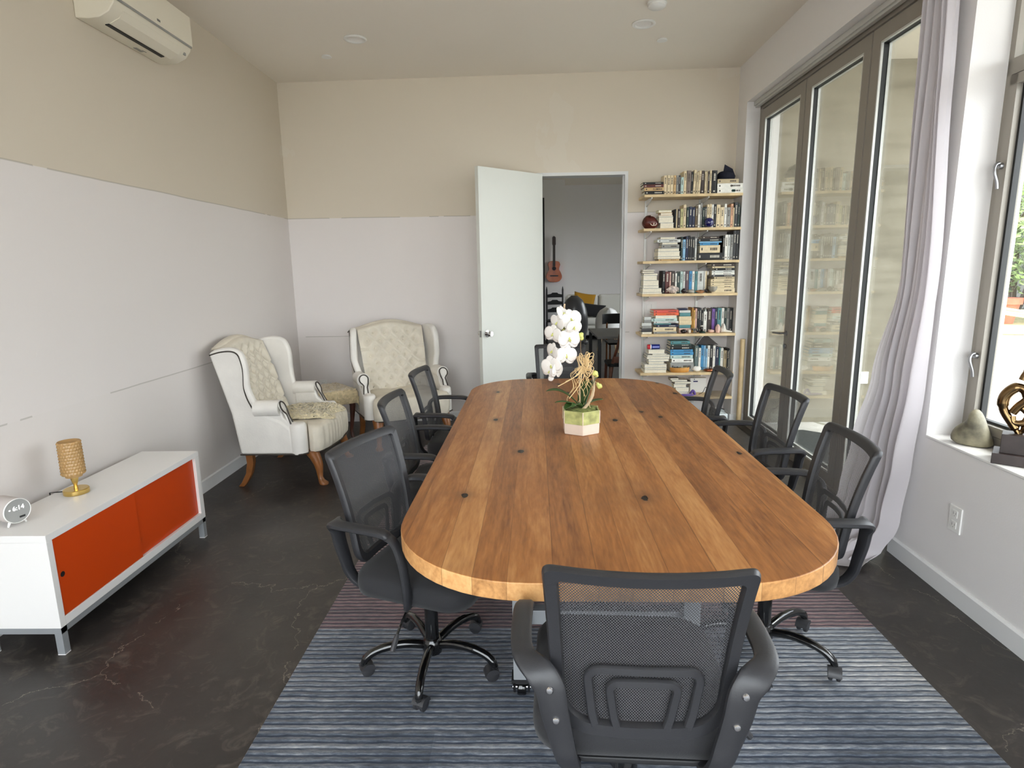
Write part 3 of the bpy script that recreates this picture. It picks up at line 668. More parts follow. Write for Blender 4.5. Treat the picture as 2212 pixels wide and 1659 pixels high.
def build_table():
    t = thing('conference_table', 'long plank topped oak conference table with rounded ends on the striped rug', 'table', (0.285, 2.832, 0), -0.018)
    hx, hy = 0.668, 1.438
    g = G().prism(rrect(hx, hy, 0.41), 0.697, 0.75); g.mi = [0, 0] + [1] * (len(g.f) - 2); g.build('table_top', [M['table'], M['table_edge']], t, bevel=0.004)
    fr = G()
    for y in (-0.86, 0.86):
        fr.box(-0.325, 0.325, y - 0.03, y + 0.03, 0.645, 0.697); fr.box(-0.27, 0.27, y - 0.022, y + 0.022, 0.275, 0.33)
    fr.box(-0.235, -0.175, -0.86, 0.86, 0.64, 0.69); fr.box(0.175, 0.235, -0.86, 0.86, 0.64, 0.69); fr.box(-0.03, 0.03, -0.84, 0.84, 0.28, 0.325)
    fr.build('steel_frame', M['grey_metal'], t, bevel=0.003)
    for x in (-0.297, 0.297):
        for y in (-0.905, 0.905):
            G().box(x - 0.029, x + 0.029, y - 0.029, y + 0.029, 0.088, 0.66).build('leg', M['grey_metal'], t, bevel=0.003)
            c = G(); c.box(x - 0.036, x + 0.036, y - 0.03, y + 0.03, 0.072, 0.088); c.prism([(y - 0.05, 0.075), (y + 0.02, 0.08), (y + 0.02, 0.03), (y - 0.012, 0.026)], x - 0.03, x - 0.022, 'x'); c.prism([(y - 0.05, 0.075), (y + 0.02, 0.08), (y + 0.02, 0.03), (y - 0.012, 0.026)], x + 0.022, x + 0.03, 'x')
            k = c.build('caster', M['black'], t)
            w = G(); w.lathe([(0, -0.016), (0.026, -0.016), (0.029, -0.010), (0.029, 0.010), (0.026, 0.016), (0, 0.016)], (x, y - 0.004, 0.0445), 20, axis='x'); w.build('wheel', M['gloss_black'], k, smooth=True)
            w = G(); w.tube([(x - 0.033, y - 0.004, 0.0445), (x + 0.033, y - 0.004, 0.0445)], 0.009, 10); w.build('axle', M['chrome'], k, smooth=True)
    r = tag(G().prism(rrect(1.195, 2.1, 0.01, 2), 0.0005, 0.013).build('rug', M['rug'], bevel=0.004), 'blue grey striped rug with a pinkish band under the conference table', 'rug')
    r.location = (0.283, 3.0, 0); r.rotation_euler = (0, 0, -0.006)

# ---------------------------------------------------------------- office chair
def build_office_chair():
    t = thing('office_chair', '', 'chair', group='black mesh office chairs around the table')
    fx = {}
    def back(u, z, off=0.0):
        v = (z - 0.50) / 0.40
        return (u, -0.205 - 0.03 * v - 0.060 * v * abs(v) + 0.034 * (u / 0.22) ** 2 - off, z)
    def outline(hb, ht, z0, z1, rb, rt, n=7, m=8):
        pts = []
        def hw(z): return hb + (ht - hb) * (z - z0) / (z1 - z0)
        C = [(-1, 'b'), (1, 'b'), (1, 't'), (-1, 't')]
        corners = []
        for sgn, w in C:
            r = rb if w == 'b' else rt; zc = z0 + r if w == 'b' else z1 - r
            a0 = {(-1, 'b'): 180, (1, 'b'): 270, (1, 't'): 0, (-1, 't'): 90}[(sgn, w)]
            cx = sgn * (hw(zc) - r)
            corners.append([(cx + r * math.cos(R(a0 + 90 * k / n)), zc + r * math.sin(R(a0 + 90 * k / n))) for k in range(n + 1)])
        for i in range(4):
            pts += corners[i]; a, b = corners[i][-1], corners[(i + 1) % 4][0]
            for k in range(1, m): pts.append((a[0] + (b[0] - a[0]) * k / m, a[1] + (b[1] - a[1]) * k / m))
        return pts
    OUT = outline(0.186, 0.212, 0.470, 0.902, 0.085, 0.020); INN = outline(0.159, 0.178, 0.508, 0.870, 0.060, 0.010)
    n = len(OUT); g = G(); th = 0.015
    mid = lambda a, b, k: (a[0] + (b[0] - a[0]) * k, a[1] + (b[1] - a[1]) * k)
    rings = [[back(*p, o) for p in q] for q, o in ((INN, 0), ([mid(a, b, 0.12) for a, b in zip(INN, OUT)], th), ([mid(a, b, 0.88) for a, b in zip(INN, OUT)], th), (OUT, 0.004), (OUT, -0.006), ([mid(a, b, 0.85) for a, b in zip(INN, OUT)], -0.013), ([mid(a, b, 0.15) for a, b in zip(INN, OUT)], -0.013), (INN, 0))]
    g.loft(rings, cap=False); g.build('back_frame', M['plastic'], t, smooth=True, angle=50)
    def panel(u, v):
        z = 0.500 + 0.377 * v; h = 0.168 + (0.184 - 0.168) * v
        if v < 0.18: h -= 0.045 * ((0.18 - v) / 0.18) ** 2
        return back((2 * u - 1) * h, z, -0.002)
    G().grid(panel, 20, 20).build('back_mesh', M['mesh'], t, smooth=True, angle=180, uv=lambda c: (c.x, c.z))
    # lumbar support: two nested arches rising from the lower rail
    def arch(hb, hm, ht, z0, z1, r, w, off):
        P = [(-hb, z0)]
        P += [(-hm, z0 + (z1 - z0) * 0.25), (-ht, z1 - r)]
        for k in range(1, 7): P.append((-ht + r - r * math.cos(R(15 * k)), z1 - r + r * math.sin(R(15 * k))))
        P += [(0, z1 + 0.002)]
        P = P + [(-a, b) for a, b in P[-2::-1]]
        pts = [back(a, b, off) for a, b in P]
        s = G(); rr = []
        for i, p in enumerate(pts):
            a = Vector(pts[max(i - 1, 0)]); b = Vector(pts[min(i + 1, len(pts) - 1)]); d = (b - a).normalized()
            nn = Vector((0, 1, 0)); nn = (nn - d * nn.dot(d)).normalized(); sd = d.cross(nn); q = Vector(p)
            rr.append([tuple(q + sd * x + nn * y) for x, y in ((-w, -.001), (-w * .7, -.005), (w * .7, -.005), (w, -.001), (w, .003), (-w, .003))])
        s.loft(rr); return s
    a = arch(0.098, 0.107, 0.116, 0.498, 0.648, 0.028, 0.0105, 0.010)
    b = arch(0.052, 0.060, 0.070, 0.498, 0.616, 0.02, 0.0100, 0.010)
    a.add(b.v, b.f); a.build('lumbar_support', M['plastic'], t, smooth=True, angle=50)
    # seat
    sq = rrect(0.238, 0.226, 0.085, 8)
    rings = [[(x * k, y * k + 0.034, z) for x, y in sq] for k, z in ((0.90, 0.398), (0.985, 0.404), (1.0, 0.43), (0.99, 0.460), (0.94, 0.478), (0.75, 0.486), (0.4, 0.484), (0.05, 0.483))]
    G().loft(rings).build('seat', M['seat'], t, smooth=True, angle=70)
    g = G(); g.prism(rrect(0.19, 0.19, 0.07, 6), 0.386, 0.400); g.box(-0.075, 0.075, -0.10, 0.12, 0.366, 0.388); g.lathe([(0, 0.345), (0.034, 0.345), (0.04, 0.368), (0, 0.368)], seg=20)
    g.build('seat_mechanism', M['black'], t, bevel=0.003)
    L = G(); L.tube([tuple(p) for p in bez([(0.05, 0.02, 0.378), (0.17, 0.025, 0.376), (0.25, 0.03, 0.345), (0.285, 0.03, 0.315)], 6)], 0.0048, 8); lv = L.build('height_lever', M['gloss_black'], t, smooth=True)
    L = G(); L.tube([(0.280, 0.03, 0.320), (0.292, 0.03, 0.306), (0.315, 0.03, 0.278)], [0.006, 0.010, 0.009], 8); L.build('lever_grip', M['plastic'], lv, smooth=True)
    # arms: pad, strap down the back frame, front strut
    for s in (-1, 1):
        P = [(.254, .0, .650), (.258, -.012, .662), (.261, -.05, .668), (.261, -.12, .669), (.257, -.185, .668), (.244, -.222, .664), (.216, -.246, .650), (.196, -.254, .622), (.186, -.253, .565), (.173, -.246, .50), (.160, -.238, .440), (.148, -.20, .392), (.142, -.09, .374)]
        WD = [.036, .042, .046, .046, .046, .05, .06, .062, .058, .052, .046, .04, .036]
        pts = bez([(x * s, y, z) for x, y, z in P], 5); ws = []
        for i in range(len(WD) - 1): ws += [WD[i] + (WD[i + 1] - WD[i]) * k / 5 for k in range(5)]
        ws.append(WD[-1])
        G().ribbon(pts, (1, 0, 0), ws, 0.022).build('arm', M['plastic'], t, smooth=True, angle=50)
        Q = [(.254, -.004, .654), (.262, .03, .634), (.266, .055, .570), (.262, .065, .48), (.245, .055, .412), (.20, .03, .377), (.15, .01, .374)]
        G().ribbon(bez([(x * s, y, z) for x, y, z in Q], 5), (1, 0, 0), [.036] * 31, 0.02).build('arm_strut', M['plastic'], t, smooth=True, angle=50)
        for z, x, y in ((0.624, 0.196, -0.2660), (0.552, 0.183, -0.2630)):
            k = G().lathe([(0.0085, 0.006), (0.0085, -0.001), (0.006, -0.0045), (0, -0.0055)], seg=14, axis='y'); k.xf(Matrix.Translation((x * s, y, z)))
            k.build('bolt', M['chrome'], t, smooth=True)
    # column and base
    G().lathe([(0, 0.07), (0.026, 0.07), (0.026, 0.29), (0.023, 0.298), (0, 0.298)], seg=20).build('gas_column', M['gloss_black'], t, smooth=True)
    G().lathe([(0, 0.22), (0.0145, 0.22), (0.0145, 0.38), (0, 0.38)], seg=16).build('piston', M['chrome'], t, smooth=True)
    G().lathe([(0, 0.068), (0.036, 0.068), (0.040, 0.085), (0.038, 0.118), (0.03, 0.128), (0, 0.128)], seg=20).build('hub', M['gloss_black'], t, smooth=True)
    for i in range(5):
        a = R(72 * i + 90); m = Matrix.Rotation(a, 4, 'Z')
        g = G(); g.tube([tuple(p) for p in bez([(0.028, 0, 0.100), (0.10, 0, 0.117), (0.17, 0, 0.117), (0.225, 0, 0.103), (0.255, 0, 0.080), (0.262, 0, 0.058)], 5)], [0.0165] * 12 + [0.0155] * 9 + [0.0135] * 5, 10)
        g.xf(m); g.build('base_leg', M['gloss_black'], t, smooth=True)
        c = G(); sw = Matrix.Translation((0.262, 0, 0)) @ Matrix.Rotation(R((37, -60, 110, 15, -20)[i]), 4, 'Z')
        for y0 in (-0.021, 0.006):
            q = len(c.v); c.lathe([(0, 0), (0.020, 0), (0.0245, 0.003), (0.0245, 0.012), (0.020, 0.015), (0, 0.015)], (-0.012, y0, 0.0380), 18, axis='y')
        q = len(c.v); c.box(-0.028, 0.008, -0.006, 0.006, 0.030, 0.060); c.lathe([(0, 0.05), (0.011, 0.05), (0.013, 0.066), (0, 0.066)], seg=10)
        c.prism([(-0.012 + 0.028 * math.cos(R(k)), 0.0380 + 0.028 * math.sin(R(k))) for k in range(20, 181, 20)], -0.023, 0.023, 'y')
        c.xf(m @ sw); c.build('caster', M['plastic'], t, smooth=True, angle=50)
    return t

CHAIRS = [  # x, y, facing angle, how far the gas lift is raised, label
    (0.250, 1.340, -0.052, 0.05, 'black mesh office chair at the table end with its back to the viewer'),
    (-0.375, 2.085, R(-90) - 0.352, 0, 'black mesh office chair turned askew, across from the orange sideboard'),
    (-0.415, 2.93, R(-90) - 0.042, 0, 'black mesh office chair, middle of the three on the sideboard side of the table'),
    (-0.415, 3.72, R(-90) - 0.08, 0, 'black mesh office chair in front of the tufted armchair by the open door'),
    (0.930, 2.17, R(90) - 0.096, 0, 'black mesh office chair with its back to the lilac curtain'),
    (1.04, 2.955, R(90) + 0.05, 0, 'black mesh office chair, middle of the three in front of the glass doors'),
    (0.925, 3.61, R(90) - 0.12, 0, 'black mesh office chair standing before the bookshelf and the leaning pole'),
    (0.285, 4.67, R(180), 0, 'black mesh office chair at the table end below the doorway, behind the orchid'),
]
def place_chairs():
    first = build_office_chair()
    for i, (x, y, a, up, lab) in enumerate(CHAIRS):
        o = first if i == 0 else copy_tree(first)
        o.location = (x, y, 0.0135); o.rotation_euler = (0, 0, a); o['label'] = lab
    for k in kids(first):                       # this one chair is wound up a little higher
        if k.name.split('.')[0] not in ('base_leg', 'caster', 'hub', 'gas_column'): k.location.z = CHAIRS[0][3]

# ---------------------------------------------------------------- wing armchair
def build_wing_chair():
    t = thing('wing_armchair', '', 'armchair', group='white leather wing armchairs')
    # side panel with wing, seen from the side: (y forward, z)
    wing = [(-0.280, 0.25), (-0.32, 0.552), (-0.385, 0.786), (-0.443, 0.990)] + [tuple(p)[:2] for p in bez([(-0.40, 1.012, 0), (-0.33, 1.026, 0), (-0.262, 1.026, 0), (-0.203, 0.998, 0), (-0.172, 0.93, 0), (-0.163, 0.853, 0), (-0.164, 0.769, 0), (-0.153, 0.69, 0), (-0.13, 0.62, 0), (-0.09, 0.55, 0)], 3)] + [(0.03, 0.50), (0.075, 0.46), (0.10, 0.44), (0.115, 0.25)]
    for s in (-1, 1):
        g = G(); a, b = (0.335, 0.395) if s > 0 else (-0.395, -0.335)
        def lean(x, y, z, s=s):
            k = max(0, (z - 0.62) / 0.4); return (x + s * (-0.012 * k + 0.20 * max(0, y + 0.36) * min(1, k * 3)), y, z)
        g.prism(wing, a, b, 'x', f=lean); w = g.build('wing_side', M['leather'], t, bevel=0.022, segs=4)
        # dark nailhead band along the outer edge
        N = bez([(-0.432, 0.976, 0), (-0.361, 0.996, 0), (-0.275, 1.003, 0), (-0.222, 0.982, 0), (-0.198, 0.92, 0), (-0.19, 0.853, 0), (-0.195, 0.742, 0), (-0.185, 0.657, 0), (-0.158, 0.585, 0), (-0.125, 0.540, 0)], 4)
        xo = lambda y, z: s * (0.3955 - 0.012 * max(0, (z - 0.62) / 0.4) + 0.20 * max(0, y + 0.36) * min(1, 3 * max(0, (z - 0.62) / 0.4)))
        G().tube([(xo(p[0], p[1]), p[0], p[1]) for p in N], 0.0052, 6).build('nailhead_band', M['nail'], w, smooth=True)
        # rolled arm: slim horizontal roll bulging outwards, with the sloping front
        roll = []
        for y in (-0.15, -0.10, 0.0, 0.03):
            roll.append([(s * (0.372 + 0.058 * math.cos(q)), y, 0.588 + 0.058 * math.sin(q) + (0.012 if y > 0.02 else 0) * 0 + 0.05 * (y + 0.15) * 0.35) for q in (2 * PI * k / 18 for k in range(18))])
        G().loft(roll).build('rolled_arm', M['leather'], t, smooth=True, angle=60)
        arm = [(-0.14, 0.46), (-0.14, 0.60), (0.02, 0.60), (0.034, 0.57), (0.05, 0.52), (0.085, 0.487), (0.12, 0.478), (0.15, 0.46), (0.15, 0.42), (-0.14, 0.42)]
        G().prism(arm, s * 0.325, s * 0.385, 'x').build('inner_arm', M['leather'], t, bevel=0.016, segs=3)
        # scroll on the front of the arm: white panel edged by a dark band
        zc = 0.597; sc = [(0.372 + 0.040 * math.cos(R(k)), zc + 0.040 * math.sin(R(k))) for k in range(-60, 241, 20)] + [(0.352, 0.53), (0.352, 0.47), (0.392, 0.47), (0.392, 0.53)]
        sl = lambda x, y, z: (s * x, y + (0.62 - z) * 0.42, z)
        G().prism(sc, 0.026, 0.040, 'y', f=sl).build('arm_scroll', M['leather'], t, bevel=0.004)
        bd = [(0.352, 0.475), (0.352, 0.53), (0.340, 0.56), (0.334, 0.597)] + [(0.372 + 0.040 * math.cos(R(k)), zc + 0.040 * math.sin(R(k))) for k in range(160, -61, -20)] + [(0.380, 0.545), (0.392, 0.475)]
        G().tube([sl(x, 0.042, z) for x, z in bd], 0.0055, 6).build('scroll_band', M['nail'], t, smooth=True)
        # round front post under the arm
        rr = []
        for z, r in ((0.25, 0.054), (0.33, 0.055), (0.42, 0.055), (0.463, 0.052), (0.476, 0.042)):
            rr.append([(s * (0.352 + 1.0 * r * math.cos(q)), 0.135 + 1.15 * r * math.sin(q), z) for q in (2 * PI * k / 20 for k in range(20))])
        G().loft(rr).build('arm_front', M['leather'], t, smooth=True, angle=60)
        # legs
        fr = [(0.15, 0.235, 0.050), (0.17, 0.20, 0.042), (0.19, 0.15, 0.033), (0.196, 0.10, 0.025), (0.198, 0.055, 0.0195), (0.208, 0.03, 0.024), (0.223, 0.015, 0.034), (0.226, 0.004, 0.032), (0.226, 0.0, 0.028)]
        rr = [[(s * (0.305 + (y - 0.15) * 0.3 + r * math.cos(q)), 0.06 + y + r * math.sin(q), z) for q in (2 * PI * k / 14 for k in range(14))] for y, z, r in fr]
        rr.insert(0, [(s * (0.305 + 0.052 * math.cos(q)), 0.205 + 0.052 * math.sin(q), 0.256) for q in (2 * PI * k / 14 for k in range(14))])
        G().loft(rr).build('leg', M['leg_wood'], t, smooth=True, angle=60)
        rr = [[(s * 0.345 + a * h, y + b * h, z) for a, b in ((-1, -1), (1, -1), (1, 1), (-1, 1))] for y, z, h in ((-0.235, 0.26, 0.026), (-0.232, 0.18, 0.024), (-0.25, 0.10, 0.022), (-0.29, 0.03, 0.021), (-0.315, 0.0, 0.022))]
        G().loft(rr).build('leg', M['leg_wood'], t, bevel=0.004)
    # outside back, deck and front rail
    g = G(); g.prism([(-0.285, 0.25), (-0.325, 0.552), (-0.39, 0.786), (-0.448, 0.990), (-0.40, 0.990), (-0.345, 0.786), (-0.28, 0.552), (-0.24, 0.25)], -0.34, 0.34, 'x'); g.build('outside_back', M['leather'], t, bevel=0.01)
    G().box(-0.34, 0.34, -0.27, 0.17, 0.25, 0.335).build('seat_base', M['leather'], t, bevel=0.012)
    nb = G(); q = [(0.396, -0.28), (0.398, 0.10), (0.402, 0.17), (0.37, 0.2), (0.30, 0.20)]
    for s in (-1, 1): nb.tube([(s * x, y, 0.253) for x, y in q], 0.0055, 6)
    nb.tube([(-0.335, 0.24, 0.254), (-0.315, 0.285, 0.254), (-0.2, 0.322, 0.254), (0, 0.334, 0.254), (0.2, 0.322, 0.254), (0.315, 0.285, 0.254), (0.335, 0.24, 0.254)], 0.0055, 6); nb.build('base_nailheads', M['nail'], t, smooth=True)
    # tufted inner back with a camel hump
    btn = []
    for r in range(8):
        for c in range(-2, 3):
            x = c * 0.112 + (0.056 if r % 2 else 0); z = 0.47 + r * 0.070
            if abs(x) < 0.27: btn.append((x, z))
    def tuft(u, v):
        x = (2 * u - 1); top = 1.035 + 0.055 * math.cos(x * PI / 2) ** 1.4
        z = 0.40 + (top - 0.40) * v; X = x * (0.288 + 0.03 * v)
        d = sorted(math.hypot((X - a) * 1.0, (z - b) * 0.9) for a, b in btn)
        pf = min(1.0, d[0] / 0.055); puff = 0.044 * (pf ** 0.8)
        cre = max(0, 1 - abs(d[1] - d[0]) / 0.02) * 0.016 if z < 0.98 else 0
        y = -0.205 - 0.30 * (z - 0.40) - 0.10 * max(0, z - 0.75) ** 1.2 + puff - cre + 0.02 * (1 - x * x)
        if v > 0.93: k = (v - 0.93) / 0.07; y -= 0.085 * k * k; z -= 0.02 * k * k
        return (X, y, z)
    g = G(); g.grid(tuft, 84, 108)
    bs = g
    for a, b in btn:
        y = -0.205 - 0.30 * (b - 0.40) - 0.10 * max(0, b - 0.75) ** 1.2 + 0.02 * (1 - (a / 0.3) ** 2) + 0.010
        bs.lathe([(0.0105, -0.004), (0.009, 0.004), (0.004, 0.0075), (0, 0.008)], (a, y, b), 10, axis='y')
    g.build('tufted_back', M['tuft'], t, smooth=True, angle=180)
    top = G()
    def cap(u, v):
        x = (2 * u - 1); zt = 1.033 + 0.055 * math.cos(x * PI / 2) ** 1.4 - 0.014; a = PI * v
        k = 1 - 0.5 * abs(x) ** 6; return (x * 0.325, -0.435 + 0.045 * math.cos(a) * k, zt - 0.03 + 0.035 * math.sin(a) * k)
    top.grid(cap, 30, 10); top.build('crest', M['tuft'], t, smooth=True, angle=180)
    # T-shaped seat cushion with pleated front
    P = [(-0.295, -0.22), (0.295, -0.22), (0.295, 0.185), (0.335, 0.205), (0.352, 0.24), (0.33, 0.285), (0.22, 0.322), (0, 0.338), (-0.22, 0.322), (-0.33, 0.285), (-0.352, 0.24), (-0.335, 0.205), (-0.295, 0.185)]
    D = []
    for i, p in enumerate(P):
        q = P[(i + 1) % len(P)]; m = max(2, int(math.hypot(q[0] - p[0], q[1] - p[1]) / 0.012))
        for k in range(m): D.append((p[0] + (q[0] - p[0]) * k / m, p[1] + (q[1] - p[1]) * k / m))
    rings = []
    for kx, z, pl in ((0.85, 0.252, 0), (0.965, 0.252, 0.3), (0.985, 0.262, 0.8), (1.0, 0.30, 1), (1.005, 0.35, 1), (1.0, 0.395, 1), (0.985, 0.424, 0.9), (0.945, 0.444, 0.4), (0.85, 0.454, 0), (0.55, 0.462, 0), (0.2, 0.464, 0), (0.02, 0.464, 0)):
        ring = []
        for x, y in D:
            yy = y * kx + (1 - kx) * 0.05; f = 1 if y > 0.2 else 0
            w = pl * f * 0.006 * (abs(math.sin(x * 2 * PI / 0.11)) ** 0.6 - 0.6)
            ring.append((x * kx, yy + w * 1.3, z + 0.004 * math.sin(x * 20 + y * 13)))
        rings.append(ring)
    G().loft(rings).build('seat_cushion', M['tuft'], t, smooth=True, angle=180)
    return t

def fleece(fn, nu, nv, seed, amp=0.012):
    """thick wavy pelt over a height function; ragged edge"""
    rnd = random.Random(seed); g = G()
    def f(u, v):
        x, y, z = fn(u, v)
        e = min(u, 1 - u, v, 1 - v)
        return (x + rnd.uniform(-1, 1) * amp * 0.6, y + rnd.uniform(-1, 1) * amp * 0.6, z + (0.022 + rnd.uniform(-1, 1) * amp * 0.7) * min(1, e * 9))
    g.grid(f, nu, nv); return g

def build_armchairs():
    a = build_wing_chair(); a.location = (-1.78, 4.49, 0); a.rotation_euler = (0, 0, R(-90)); a['label'] = 'white leather wing armchair seen from its side, with a sheepskin on the seat'
    b = copy_tree(a); b.location = (-1.125, 5.385, 0); b.rotation_euler = (0, 0, R(208)); b['label'] = 'white button tufted wing armchair facing out of the corner next to the open door'
    # sheepskin on the first armchair
    def skin(u, v):
        k = math.sin(u * PI) ** 0.35 * math.sin(v * PI) ** 0.35
        x = (u - 0.5) * 0.50 * (0.75 + 0.25 * math.sin(v * PI)); y = -0.16 + v * 0.47 + 0.02 * math.sin(u * 9)
        return (x - 0.03, y, 0.470 - 0.25 * max(0, y - 0.235) + 0.004 * k)
    s = tag(fleece(skin, 64, 64, 3).build('sheepskin', M['fur'], smooth=True, angle=180), 'cream sheepskin lying on the seat of the side-on wing armchair', 'sheepskin')
    s.location = a.location; s.rotation_euler = a.rotation_euler
    # little cabriole table between the armchairs, draped with a tan sheepskin
    t = thing('side_table', 'small dark cabriole legged table between the two armchairs', 'side table', (-1.84, 5.30, 0), R(40))
    G().prism(rrect(0.205, 0.205, 0.04, 5), 0.445, 0.47).build('table_top', M['dark_wood'], t, bevel=0.004)
    for i in range(4):
        q = R(90 * i); g = G()
        g.prism([(-0.175, 0.445), (-0.175, 0.36), (-0.12, 0.385), (-0.06, 0.405), (0.06, 0.405), (0.12, 0.385), (0.175, 0.36), (0.175, 0.445)], 0.172, 0.190, 'y'); g.xf(Matrix.Rotation(q, 4, 'Z')); g.build('apron', M['dark_wood'], t)
        rr = [[(0.172 + o + r * math.cos(p), 0.172 + o + r * math.sin(p), z) for p in (2 * PI * k / 12 for k in range(12))] for o, z, r in ((0, 0.445, 0.028), (0.008, 0.40, 0.031), (0.014, 0.34, 0.027), (0.006, 0.22, 0.019), (-0.004, 0.11, 0.0145), (0.002, 0.05, 0.014), (0.016, 0.02, 0.022), (0.018, 0.0, 0.02))]
        g = G(); g.loft(rr); g.xf(Matrix.Rotation(q, 4, 'Z')); g.build('leg', M['dark_wood'], t, smooth=True, angle=60)
    def drape(u, v):
        x, y = (u - 0.5) * 0.58, (v - 0.5) * 0.58; r = math.hypot(x, y)
        ex = max(0, abs(x) - 0.212) + max(0, abs(y) - 0.212)
        z = 0.474 - 1.35 * ex; k = 1 - 0.35 * min(1, ex / 0.1)
        c = lambda p: max(-0.228, min(0.228, p)) if ex > 0 else p
        cut = 0.02 * math.sin(7 * math.atan2(y, x))
        return (c(x * (1 + cut)), c(y * (1 + cut)), z)
    s = tag(fleece(drape, 56, 56, 5, 0.010).build('sheepskin', M['fur_tan'], smooth=True, angle=180), 'tan sheepskin draped over the small table between the armchairs', 'sheepskin')
    s.location = t.location; s.rotation_euler = t.rotation_euler

# ---------------------------------------------------------------- sideboard and what stands on it
def build_sideboard():
    x0, x1, y0, y1 = -2.243, -1.912, 2.175, 3.305
    t = thing('sideboard', 'low white sideboard with orange sliding doors against the blank wall', 'sideboard', ((x0 + x1) / 2, (y0 + y1) / 2, 0)); ox, oy = (x0 + x1) / 2, (y0 + y1) / 2
    B = lambda g, *a: g.box(a[0] - ox, a[1] - ox, a[2] - oy, a[3] - oy, a[4], a[5])
    g = G(); zb, zt = 0.121, 0.527
    B(g, x0, x1, y0, y1, 0.497, zt); B(g, x0, x1, y0, y0 + 0.03, zb, 0.497); B(g, x0, x1, y1 - 0.04, y1, zb, 0.497); B(g, x0, x1, y0 + 0.03, y1 - 0.04, zb, 0.158); B(g, x0, x0 + 0.012, y0 + 0.03, y1 - 0.04, 0.158, 0.497)
    B(g, x0, x1 - 0.03, 2.72, 2.735, 0.158, 0.497)
    g.build('carcass', M['white_lac'], t, bevel=0.0015)
    for a, b, d, hy in ((y0 + 0.03, 2.726, 0.004, 2.232), (2.714, y1 - 0.04, 0.016, 3.222)):
        g = G(); B(g, x1 - d - 0.010, x1 - d, a, b, 0.160, 0.496); dr = g.build('sliding_door', M['orange'], t, bevel=0.001)
        g = G(); g.lathe([(0, 0), (0.0115, 0), (0.0115, 0.0014), (0, 0.0014)], (x1 - d - 0.0008 - ox, hy - oy, 0.333), 20, axis='x'); g.build('finger_hole', M['black'] if d < 0.01 else M['orange'], dr)
    g = G(); B(g, x0, x1 - 0.002, y0 + 0.002, y0 + 0.032, 0.095, zb); B(g, x0, x1 - 0.002, y1 - 0.032, y1 - 0.002, 0.095, zb); B(g, x1 - 0.032, x1 - 0.002, y0, y1, 0.095, zb); B(g, x0, x0 + 0.03, y0, y1, 0.095, zb)
    g.build('base_rail', M['grey_metal'], t)
    for x in (x0 + 0.001, x1 - 0.033):
        for y in (y0 + 0.001, y1 - 0.033):
            g = G(); B(g, x, x + 0.031, y, y + 0.031, 0.003, 0.121); k = g.build('leg', M['grey_metal'], t, bevel=0.001)
            g = G(); B(g, x, x + 0.031, y, y + 0.031, 0, 0.004); g.build('foot', M['white_lac'], k)
    # lamp with a studded amber glass shade
    L = thing('table_lamp', 'small brass table lamp with a studded amber glass shade on the sideboard', 'lamp', (-2.135, 2.645, 0.527))
    G().lathe([(0, 0.0), (0.052, 0.0), (0.053, 0.004), (0.053, 0.020), (0.050, 0.0235), (0, 0.0235)], seg=40).build('base', M['brass'], L, smooth=True)
    G().lathe([(0, 0.022), (0.009, 0.024), (0.0075, 0.04), (0.014, 0.062), (0.019, 0.085), (0.019, 0.11), (0, 0.11)], seg=24).build('stem', M['brass'], L, smooth=True)
    sh = G(); seg = 22; rings = []
    for j in range(49):
        v = j / 48; z = 0.095 + 0.160 * v; r0 = 0.0465 - 0.0015 * v; ring = []
        for k in range(seg * 4):
            a = 2 * PI * k / (seg * 4); row = v * 11; s = abs(math.sin(row * PI)) * abs(math.sin(a * seg / 2 + (PI / 2 if int(row) % 2 else 0)))
            r = r0 + 0.0042 * s; ring.append((r * math.cos(a), r * math.sin(a), z))
        rings.append(ring)
    for rr, z in ((0.040, 0.255), (0.040, 0.11), (0.0, 0.108)): rings.append([(rr * math.cos(2 * PI * k / (seg * 4)), rr * math.sin(2 * PI * k / (seg * 4)), z) for k in range(seg * 4)])
    sh.loft(rings, cap=False); sh.build('lamp_shade', M['lampglass'], L, smooth=True, angle=180)
    G().lathe([(0.034, 0.082), (0.036, 0.096), (0, 0.097)], seg=24).build('collar', M['lampglass'], L, smooth=True)
    G().tube([(-0.05, 0.0, 0.008), (-0.085, -0.01, 0.008), (-0.120, -0.012, 0.006), (-0.124, -0.012, -0.2)], 0.003, 6).build('cord', M['black'], L, smooth=True)
    # round clock speaker on little feet
    c = thing('alarm_clock', 'round grey cloth alarm clock on little feet showing the time', 'clock', (-2.158, 2.300, 0.527), R(-18))
    g = G(); g.lathe([(0, -0.062), (0.044, -0.062), (0.0505, -0.055), (0.052, -0.045), (0.052, 0.050), (0.0505, 0.056)], (0, 0, 0.063), 40, axis='x'); g.build('body', M['grey_cloth'], c, smooth=True)
    G().lathe([(0.0515, 0.054), (0.052, 0.058), (0.050, 0.060), (0.0485, 0.058)], (0, 0, 0.063), 40, cap=False, axis='x').build('rim', M['plastic_white'], c, smooth=True)
    G().lathe([(0.0495, 0.0560), (0.0495, 0.0575), (0, 0.0575)], (0, 0, 0.063), 40, axis='x').build('face', M['clock_face'], c, smooth=True)
    d = text_mesh('6:14', 0.026, 'clock_digits', M['digits'], c, (0.0580, 0.005, 0.074), (R(90), 0, R(90)))
    G().lathe([(0, 0), (0.0032, 0), (0.0032, 0.0006), (0, 0.0006)], (0.0578, -0.028, 0.073), 12, axis='x').build('status_dot', M['digits'], c)
    G().box(0.0575, 0.0585, 0.004, 0.026, 0.030, 0.038).build('sensor_slot', M['gasket'], c, bevel=0.0004)
